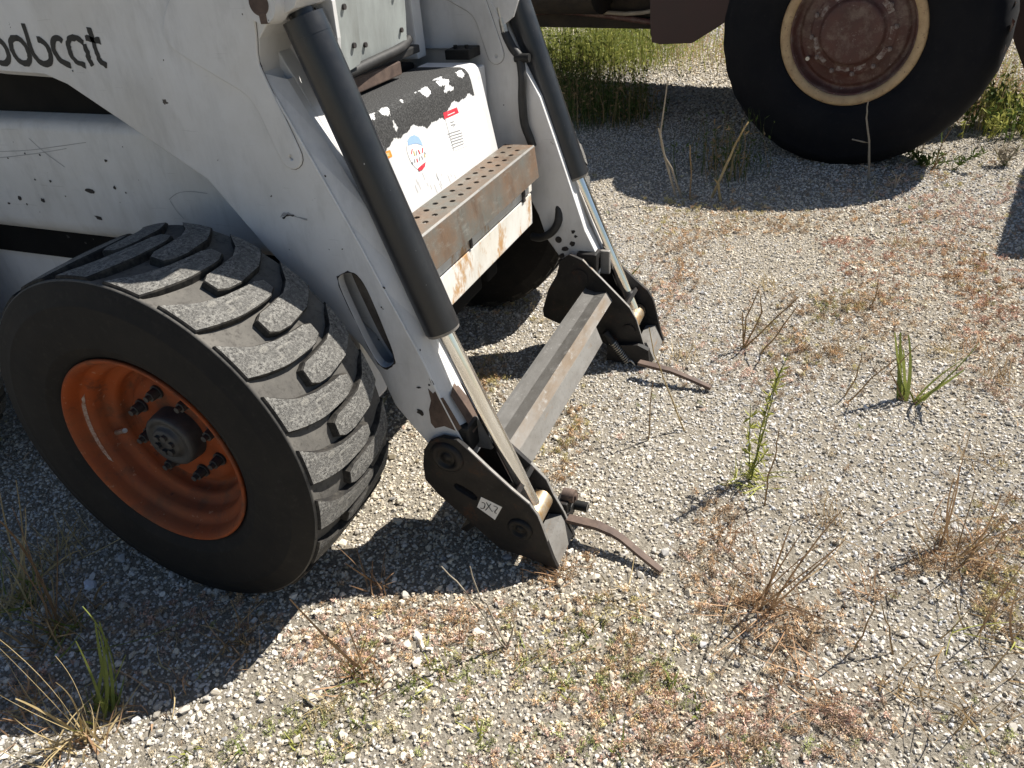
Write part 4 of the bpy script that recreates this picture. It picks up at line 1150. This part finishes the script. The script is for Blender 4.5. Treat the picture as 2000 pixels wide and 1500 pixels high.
# --- bottom left, in the loader's shade
tuft('grass_tuft', 'green upright grass tuft in the shade below the orange wheel', (208, 1385), 'grass_green', 18, .12, .09, .0030, tips=[(135, 1190, .0030), (178, 1240, .003), (190, 1215, .0032), (200, 1235, .0032), (214, 1242, .003), (150, 1260, .003), (224, 1262, .0026)], n2=6, mat2='grass_tan')
tuft('grass_tuft', 'long tan grass leaning over stones at edge of the wheel shadow', (160, 1450), 'grass_tan', 46, .12, .18, .0018, tips=[(0, 1232, .0032), (4, 1240, .003), (0, 1345, .0026), (20, 1360, .002), (90, 1330, .0018), (60, 1470, .0018), (10, 1430, .0018), (110, 1270, .002)], n2=22, mat2='grass_rust')
tuft('grass_tuft', 'bushy olive and tan grass tuft beside the loader tyre sidewall', (112, 1240), 'grass_brown', 64, .17, .18, .0018, tips=[(8, 1000, .003), (30, 985, .0022), (60, 1010, .002), (20, 1060, .0025), (100, 1050, .0016), (5, 1080, .003)], n2=24, mat2='grass_green')
tuft('grass_tuft', 'thin pale grass blades touching the loader tyre low down', (110, 1090), 'grass_tan', 40, .16, .20, .0012, tips=[(172, 1020, .0014), (60, 980, .0016), (150, 1040, .0014), (190, 1035, .0012), (20, 960, .002)], n2=8, mat2='grass_brown')
tuft('grass_tuft', 'short brown grass clump in shade just below the tyre contact', (470, 1260), 'grass_brown', 40, .09, .13, .0014, n2=24, mat2='grass_rust', tips=[(425, 1180, .0012), (500, 1215, .0014), (465, 1175, .001)])
tuft('grass_tuft', 'sparse wiry dry tuft in shade left of the tyre shadow edge', (330, 1350), 'grass_rust', 18, .07, .14, .0012, n2=6, mat2='grass_tan')
tuft('grass_tuft', 'tall pale straw clump at the side of the loader tyre shadow', (40, 1170), 'grass_tan', 50, .20, .18, .0017, n2=30, mat2='grass_green', tips=[(0, 960, .002), (22, 930, .0016), (60, 1000, .0016)])
tuft('grass_tuft', 'dense rusty straw clump in the shade at gravel edge', (52, 1395), 'grass_rust', 46, .10, .18, .0012, n2=20, mat2='grass_tan')
# --- front
tuft('grass_tuft', 'tan and rusty tuft with one long bent blade before tyre', (700, 1318), 'grass_rust', 46, .085, .13, .0014, tips=[(578, 1162, .0036), (640, 1245, .002), (660, 1215, .0018), (720, 1230, .0016)], n2=26, mat2='grass_green')
stalks('dry_stalk', 'two bare dry stalks standing in front of the coupler shadow', [[(988, 1266), (950, 1210), (905, 1150), (862, 1106)], [(990, 1262), (948, 1180), (936, 1160), (918, 1106)], [(992, 1266), (1000, 1235), (1004, 1215)]], 'stalk_grey', .0020)
tuft('grass_tuft', 'rusty dry tuft inside the shadow beside the coupler bracket', (738, 1150), 'grass_rust', 16, .085, .09, .0016, tips=[(690, 1098, .002), (660, 1060, .0016), (738, 1095, .0015)])
tuft('grass_tuft', 'wiry orange weed growing against the coupler bracket tip', (1082, 1122), 'grass_rust', 46, .055, .10, .0014, n2=26, mat2='grass_brown')
tuft('grass_tuft', 'bright yellow green star of grass on open gravel', (858, 1318), 'weed_yellow_green', 30, .055, .12, .0020, up=.6)
tuft('grass_tuft', 'brown and green splayed tuft beside the star of grass', (1030, 1290), 'grass_brown', 20, .05, .10, .0013, n2=10, mat2='grass_green')
GR = 'small sprouts scattered on the open gravel'
for (px, py, m_, hh) in ((715, 1405, 'grass_green', .055), (785, 1352, 'grass_green', .045), (1150, 1240, 'grass_green', .05), (1310, 1340, 'grass_green', .05), (935, 1440, 'weed_yellow_green', .05), (1215, 1475, 'grass_green', .055),
                        (580, 1450, 'weed_yellow_green', .055), (470, 1470, 'grass_green', .045), (1370, 1390, 'grass_green', .05), (365, 1480, 'weed_yellow_green', .05), (1100, 1345, 'weed_yellow_green', .045)):
    tuft('grass_sprout', 'small sprout of short green blades on the sunlit gravel' if m_ == 'grass_green' else 'small yellow green sprout of short blades on the sunlit gravel', (px, py), m_, 11, hh, .05, .0018, group=GR if m_ == 'grass_green' else 'small yellow green sprouts on the gravel')
# --- right half
tuft('grass_tuft', 'large rusty brown tuft with stiff stems fanning out on gravel', (1488, 1185), 'grass_rust', 60, .10, .24, .0010, n2=34, mat2='grass_brown', up=.75,
     tips=[(1500, 1065, .002), (1545, 1030, .0022), (1568, 1040, .0018), (1640, 985, .0026), (1660, 1040, .0022), (1630, 1075, .002), (1715, 1090, .0022), (1400, 1065, .0016), (1380, 1190, .0016), (1540, 1250, .0016), (1655, 1060, .002)])
tuft('grass_tuft', 'tall reddish brown grass stems standing on clear grey gravel', (1838, 1065), 'grass_brown', 16, .12, .09, .0014, tips=[(1830, 980, .002), (1872, 850, .0024), (1866, 900, .002), (1850, 940, .002)], n2=8, mat2='grass_rust')
tuft('grass_tuft', 'dense brown tuft with many long wiry stems leaning right', (1872, 1090), 'grass_brown', 34, .14, .26, .0010, lean=(.35, .2), n2=18, mat2='grass_rust', tips=[(1925, 925, .0016), (1990, 900, .002), (1960, 960, .0016), (2005, 1010, .0016), (1915, 985, .0016)])
tuft('grass_tuft', 'golden brown grass clump beside the long wiry tuft', (1955, 1255), 'grass_brown', 34, .15, .28, .0011, lean=(.3, .25), n2=16, mat2='weed_yellow_green', tips=[(2005, 1080, .002), (1990, 1150, .002)])
stalks('dry_stalk', 'pair of short splayed stems below the large rusty tuft', [[(1670, 1268), (1690, 1225), (1710, 1175)], [(1748, 1275), (1735, 1225), (1722, 1180)]], 'grass_brown', .0018)
stalks('leafy_weed', 'tall slender green weed with tiny leaves on open gravel', [[(1466, 935), (1482, 860), (1500, 790), (1520, 740), (1540, 690)], [(1470, 935, 0), (1462, 860), (1466, 790)], [(1470, 935, 0), (1495, 830), (1512, 760), (1528, 715)], [(1470, 935, 0), (1480, 905), (1500, 880)]], 'grass_green', .0016, leaves=42, leafmat='weed_yellow_green', leafL=.024)
tuft('grass_tuft', 'yellow green bushy rosette at foot of tall slender weed', (1466, 938), 'weed_yellow_green', 60, .045, .13, .0014, up=.7)
stalks('dry_stalk', 'thin brown stem standing right of the tall slender weed', [[(1494, 985), (1502, 930), (1516, 880), (1522, 838)]], 'grass_brown', .0020)
tuft('broad_grass', 'upright broad green grass blade cluster on red stems', (1766, 778), 'grass_green', 3, .10, .04, .003, tips=[(1748, 648, .0045), (1758, 645, .005), (1764, 655, .005), (1770, 650, .004), (1756, 690, .004)], n2=6, mat2='grass_rust')
tuft('broad_grass', 'broad green grass blades leaning away to the right', (1792, 785), 'grass_green', 3, .08, .05, .0025, tips=[(1912, 664, .0034), (1860, 722, .004), (1890, 700, .004), (1848, 735, .003)], n2=6, mat2='grass_rust')
stalks('dry_stalk', 'long bare stem leaning left beside the broad green grass', [[(1768, 782), (1740, 725), (1795, 672)], [(1655, 785), (1700, 740), (1752, 700)], [(1650, 772), (1672, 735), (1684, 690)]], 'grass_brown', .0022)
stalks('dry_stalk', 'dead branching brown weed among orange moss patches', [[(1452, 680), (1458, 620), (1482, 566)], [(1450, 682, 0), (1495, 640), (1560, 580)], [(1452, 682, 0), (1488, 610), (1486, 575)], [(1484, 690), (1520, 650), (1556, 600)], [(1450, 682, 0), (1452, 640), (1450, 610)]], 'grass_brown', .0028)
tuft('grass_tuft', 'short bright green blades beside the far coupler rod', (1213, 548), 'grass_green', 10, .10, .10, .003, tips=[(1240, 515, .003), (1228, 520, .003)])
stalks('dry_stalk', 'single tan straw beside the far locking lever', [[(1338, 840), (1305, 760), (1278, 690), (1268, 640)]], 'grass_tan', .0020)
stalks('dry_stalk', 'single dark thin stem in front of far locking lever', [[(1266, 858), (1270, 800), (1276, 745)]], 'grass_brown', .0020)
stalks('dry_stalk', 'short curved grey stem by the red moss', [[(1700, 600), (1712, 570), (1716, 545)]], 'grass_brown', .0022)
# --- towards the truck
stalks('dead_stalk', 'tall pale dead stalk rooted in the truck shadow', [[(1322, 386), (1302, 320), (1290, 262), (1304, 156)], [(1332, 386), (1312, 330), (1296, 300), (1286, 250)]], 'stalk_grey', .0050)
stalks('dead_stalk', 'pale split dead stalk leaning towards the truck tyre', [[(1390, 385), (1420, 320), (1440, 275), (1462, 238)], [(1425, 352), (1432, 310), (1446, 282)], [(1408, 392), (1404, 360), (1396, 350)]], 'grass_tan', .0062)
stalks('dead_stalk', 'upright dead stem with side twigs before the truck tyre', [[(1697, 348), (1698, 275), (1692, 230), (1696, 198)], [(1697, 348, 0), (1698, 280), (1664, 272)], [(1697, 348, 0), (1697, 330), (1682, 322)]], 'stalk_grey', .0048)
stalks('dead_stalk', 'thin straight reed leaning across lower edge of truck tyre', [[(1800, 295), (1815, 255), (1852, 180)], [(1790, 300), (1798, 265), (1800, 250)]], 'stalk_grey', .0036)
stalks('dead_stalk', 'single short dead stem standing before the truck shadow', [[(1348, 388), (1350, 340), (1348, 284)]], 'grass_brown', .0034)
stalks('dead_stalk', 'small twiggy sprig at the edge of truck shadow', [[(1748, 368), (1750, 345), (1742, 332)], [(1748, 368, 0), (1760, 340)], [(1748, 368, 0), (1735, 350)]], 'stalk_grey', .0028)
stalks('leafy_weed', 'low pale green weed beside the truck tyre contact', [[(1800, 322), (1820, 308), (1850, 300)], [(1800, 322, 0), (1790, 300), (1775, 292)], [(1800, 322, 0), (1830, 318), (1880, 312)], [(1860, 330), (1900, 305), (1930, 296)], [(1800, 322, 0), (1795, 310), (1770, 300)]], 'grass_green', .0026, leaves=50, leafmat='grass_dark_green', leafL=.035)
stalks('leafy_weed', 'pale leafy weed standing where truck shade begins', [[(1962, 322), (1966, 300), (1960, 284)], [(1962, 322, 0), (1980, 300), (1992, 285)], [(1962, 322, 0), (1952, 305), (1945, 296)]], 'grass_green', .0026, leaves=40, leafmat='stalk_grey', leafL=.04)
stalks('dead_stalk', 'two crossed twigs on gravel beside truck tyre', [[(1822, 330), (1840, 280), (1858, 250)], [(1818, 332), (1845, 300), (1862, 290)]], 'grass_brown', .0030)
# tall weeds beneath and behind the truck
def weed_mass(name, label, spots, mats, hh, cnt, leaf, nl=2):
    e = thing(name, label, 'weeds'); e['kind'] = 'stuff'
    ps = [Plant() for _ in mats]
    for (px, py, rad, dens) in spots:
        c_ = ground(px, py)
        for _ in range(int(cnt * dens)):
            b_ = c_ + np.array([rng.normal(0, rad), rng.normal(0, rad), 0]); k = rng.integers(0, len(mats)); L = hh * rng.uniform(.4, 1.15)
            t_ = b_ + np.array([rng.normal(0, .12 * L), rng.normal(0, .12 * L), L]); ps[k].blade(b_, t_, leaf * .35, n=4)
            for _ in range(nl):
                q_ = b_ + (t_ - b_) * rng.uniform(.2, 1); ps[k].leaf(q_, rng.normal(0, 1, 3) + [0, 0, .5], leaf * 7 * rng.uniform(.5, 1.3), leaf * 1.3)
    for m_, p in zip(mats, ps): tag(p.build('weed_blades', m_, e), kind='stuff')
    return e
weed_mass('green_weeds', 'thick bright green weeds growing in the sun behind the truck', [(1110, 150, .35, 1.3), (1150, 130, .3, 1.3), (1210, 120, .3, 1.1), (1120, 110, .5, 1.4), (1190, 95, .5, 1.4), (1225, 100, .3, .6)], ['weed_yellow_green', 'grass_green', 'grass_green'], .36, 300, .006)
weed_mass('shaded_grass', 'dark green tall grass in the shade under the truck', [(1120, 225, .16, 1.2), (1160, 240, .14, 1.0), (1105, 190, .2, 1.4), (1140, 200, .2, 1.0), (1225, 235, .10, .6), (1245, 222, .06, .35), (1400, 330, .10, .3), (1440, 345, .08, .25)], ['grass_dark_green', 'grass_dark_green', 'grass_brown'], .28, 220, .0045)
weed_mass('dry_grass', 'dry straw grass in the sun beyond the truck tyre', [(1340, 120, .4, .7), (1390, 110, .35, .9), (1390, 80, .5, .8), (1950, 170, .35, 1.0), (1930, 215, .2, .8), (1985, 190, .3, 1.0), (1900, 240, .12, .4)], ['grass_tan', 'grass_rust', 'weed_yellow_green'], .24, 170, .004)
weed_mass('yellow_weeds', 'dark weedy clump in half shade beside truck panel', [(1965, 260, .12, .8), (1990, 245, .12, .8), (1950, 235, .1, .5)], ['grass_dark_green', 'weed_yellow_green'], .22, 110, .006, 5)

DRY = ['wiry brown tuft just behind the large rusty tuft',
       'wiry rusty tuft between the large rusty tuft and the long stemmed clump',
       'wiry brown tuft behind the tall reddish brown stems',
       'wiry rusty tuft between the near lever tip and the large rusty tuft',
       'wiry rusty tuft over pinkish ground cover before the large rusty tuft',
       'wiry brown tuft before the pair of splayed stems',
       'wiry brown tuft before the golden brown grass clump',
       'wiry straw tuft beside the far locking lever',
       'wiry brown tuft between the dead branching weed and the broad green grass',
       'wiry straw tuft just behind the broad leaning grass blades',
       'wiry brown tuft beyond the tips of the leaning broad grass',
       'wiry straw tuft behind the dead branching weed',
       'wiry straw tuft near red ground cover facing the truck tyre',
       'wiry rusty tuft touching the leaning broad grass tips',
       'wiry rusty tuft amid dense pinkish ground cover',
       'wiry straw tuft in front of the near locking lever',
       'wiry straw tuft on sunlit gravel before the loader tyre',
       'wiry rusty tuft beside the two bare dry stalks']
for (px, py, m_, hh) in ((1615, 1015, 'grass_brown', .10), (1700, 1150, 'grass_rust', .07), (1905, 900, 'grass_brown', .09), (1420, 1060, 'grass_rust', .07), (1560, 1330, 'grass_rust', .08), (1760, 1340, 'grass_brown', .09), (1880, 1400, 'grass_brown', .10), (1340, 700, 'grass_tan', .08),
                        (1620, 690, 'grass_brown', .09), (1840, 690, 'grass_tan', .09), (1960, 740, 'grass_brown', .09), (1500, 560, 'grass_tan', .09), (1760, 480, 'grass_tan', .10), (1910, 690, 'grass_rust', .08), (1410, 1470, 'grass_rust', .08), (1230, 1180, 'grass_tan', .06), (640, 1400, 'grass_tan', .07), (900, 1240, 'grass_rust', .06)):
    tuft('dry_tuft', DRY.pop(0), (px, py), m_, 34, hh, .13, .0009, group='thin wiry dry tufts on the gravel')

# low mossy ground cover, in patches: rusty, orange, pink and yellow-green sprigs
def sprig_templates():
    out = []
    for k in range(8):
        p = Plant()
        for _ in range(12):
            b_ = rng.normal(0, .25, 3) * [1, 1, 0]; a = rng.uniform(0, 6.28); t_ = b_ + np.array([math.cos(a) * rng.uniform(.2, .8), math.sin(a) * rng.uniform(.2, .8), rng.uniform(.25, .9)])
            p.blade(b_, t_, .025, rng.normal(0, .12, 3), 2)
            for _ in range(3): p.leaf(b_ + (t_ - b_) * rng.uniform(.4, 1), rng.normal(0, 1, 3) + [0, 0, .6], .35, .07)
        out.append(template('sprig_piece', p.V, p.F, 'sprig_leaf'))
    return out
CC = {'o': (.62, .42, .245), 'r': (.60, .37, .27), 'p': (.68, .48, .38), 'b': (.47, .345, .225), 'y': (.55, .48, .22), 'g': (.34, .36, .145), 't': (.63, .53, .37)}
patches = [(1365, 425, 60, 45, 'oyy', 260), (1335, 500, 70, 40, 'ob', 220), (1390, 460, 50, 30, 'oo', 150), (1510, 440, 75, 22, 'otb', 150), (1700, 478, 50, 16, 'r', 110), (1690, 550, 75, 40, 'or', 260), (1740, 590, 60, 40, 'ob', 160), (1560, 615, 100, 45, 'bbo', 260), (1600, 600, 30, 30, 'yg', 60),
           (1640, 600, 60, 30, 'oy', 120), (1820, 430, 120, 50, 'pp', 260), (1880, 480, 90, 60, 'po', 200), (1900, 560, 70, 50, 'or', 260), (1940, 610, 80, 45, 'ror', 300), (1860, 540, 50, 40, 'o', 90), (1990, 590, 40, 80, 'ob', 120), (1960, 520, 60, 60, 'opy', 130), (1820, 640, 110, 60, 'tb', 130),
           (1285, 610, 35, 90, 'opb', 170), (1300, 560, 40, 40, 'op', 90), (1460, 710, 90, 45, 'pb', 240), (1560, 735, 60, 45, 'ob', 170), (1520, 660, 90, 40, 'by', 150), (1700, 700, 70, 60, 'tb', 90), (1880, 760, 80, 40, 'pb', 110), (955, 765, 30, 45, 'oyb', 150), (935, 730, 25, 30, 'oy', 80),
           (1100, 870, 50, 60, 'oyb', 200), (1130, 820, 40, 50, 'yo', 90), (1095, 1115, 55, 25, 'ob', 90), (1390, 1020, 50, 60, 'ob', 120), (1400, 1000, 30, 30, 'b', 60), (720, 1235, 130, 40, 'pop', 300), (620, 1250, 80, 40, 'pot', 160), (860, 1195, 150, 30, 'ob', 220), (800, 1290, 180, 60, 'gyp', 220), (1000, 1310, 220, 70, 'gyo', 260),
           (1100, 1200, 150, 40, 'oy', 140), (1230, 1270, 60, 50, 'bo', 110), (1240, 1340, 80, 60, 'oyg', 200), (1500, 1190, 130, 70, 'ob', 300), (1560, 1240, 80, 50, 'ob', 130), (1420, 1120, 60, 60, 'pt', 90), (1480, 1430, 170, 60, 'rpob', 300), (1600, 1450, 140, 40, 'pogb', 190), (1330, 1440, 150, 55, 'prt', 190), (1250, 1400, 120, 60, 'po', 180),
           (1640, 1400, 80, 50, 'pb', 120), (1860, 1110, 110, 60, 'bob', 260), (1950, 1100, 60, 120, 'boy', 260), (1960, 1220, 60, 60, 'by', 160), (1930, 1450, 80, 60, 'gb', 120), (560, 1420, 120, 60, 'gt', 90), (740, 1430, 200, 50, 'gyt', 170), (420, 1470, 150, 30, 'gt', 60), (1050, 1450, 200, 50, 'gop', 220),
           (380, 1230, 90, 60, 'br', 130), (480, 1200, 60, 60, 'bo', 110), (110, 1330, 110, 70, 'br', 130), (250, 1180, 90, 60, 'b', 80), (960, 590, 60, 40, 'yo', 130), (1010, 610, 60, 30, 'yt', 90), (1790, 340, 120, 28, 'oyp', 220), (1870, 400, 110, 40, 'p', 120), (1640, 420, 120, 20, 'o', 120), (1440, 415, 90, 20, 'ot', 110), (1360, 300, 80, 40, 'g', 60), (1660, 380, 100, 20, 'b', 50),
           (1980, 380, 60, 60, 'py', 80), (1720, 860, 200, 120, 'tb', 90), (1300, 1180, 120, 80, 'bt', 80), (1650, 1120, 150, 120, 'bt', 90), (1340, 640, 120, 120, 'tp', 90)]
pp = []; tt_ = []; ss = []
for (cx_, cy_, rx_, ry_, cols, cnt) in patches:
    cnt = int(cnt * .44); 
    ctr = rng.normal(0, .55, (max(3, cnt // 22), 2))
    for _ in range(cnt):
        k = ctr[rng.integers(0, len(ctr))]; u = cx_ + rx_ * (k[0] + rng.normal(0, .5)); v = cy_ + ry_ * (k[1] + rng.normal(0, .5))
        p = on_z(u, v, 0)
        if not (-.5 < p[1] < 8): continue
        pp.append(p); col = np.array(CC[cols[rng.integers(0, len(cols))]]) * rng.uniform(.6, 1.3); tt_.append(col)
        ss.append(rng.uniform(.007, .017) * (1 + .10 * max(p[1], 0)))
for _ in range(1700):                                     # thin sprinkling everywhere
    p = np.array([rng.uniform(-1.2, 3.2), rng.uniform(-.6, 5.5), 0])
    if math.sin(p[0] * 4 + p[1] * 3) + math.sin(p[0] * 2.1 - p[1] * 5.2) < .3: continue
    pp.append(p); tt_.append(np.array(CC['obtgpy'[rng.integers(0, 6)]]) * rng.uniform(.6, 1.2)); ss.append(rng.uniform(.008, .018))
pp = np.array(pp); tt_ = np.array(tt_); ss = np.array(ss); n = len(pp)
rots = np.zeros((n, 3)); rots[:, 2] = rng.uniform(0, 6.28, n); rots[:, :2] = rng.normal(0, .25, (n, 2))
tag(instancer('ground_cover', pp, rots, ss[:, None] * rng.uniform(.7, 1.3, (n, 3)), rng.integers(0, 8, n), np.clip(tt_, .01, .9), sprig_templates()),
    'low rusty, orange and yellow green ground cover growing between the stones', 'ground cover', kind='stuff')

# dry straws lying and standing loosely all over the gravel
st_ = Plant(); st2 = Plant()
for _ in range(2600):
    p = np.array([rng.uniform(-1.1, 3.0), rng.uniform(-.6, 4.2), .004])
    f_ = math.sin(p[0] * 2.3 + p[1] * 1.1 + 2) + math.sin(p[0] * 1.3 - p[1] * 2.9) + .8 * math.sin(p[0] * 6 + p[1] * 4)
    if f_ < rng.uniform(-.6, 1.4): continue
    if -.1 < p[1] < .5 and -.45 < p[0] < .45: continue
    L = rng.uniform(.015, .06); a = rng.uniform(0, 6.28); e_ = rng.uniform(.15, 1.1)
    t = p + np.array([math.cos(a) * L * math.cos(e_), math.sin(a) * L * math.cos(e_), L * math.sin(e_)])
    (st_ if rng.uniform() < .5 else st2).blade(p, t, rng.uniform(.0005, .0010), n=3)
e = thing('straw_litter', 'loose dry straws and wiry stems strewn over the gravel', 'straw'); e['kind'] = 'stuff'
tag(st_.build('straws', 'grass_tan', e), kind='stuff'); tag(st2.build('brown_straws', 'grass_rust', e), kind='stuff')
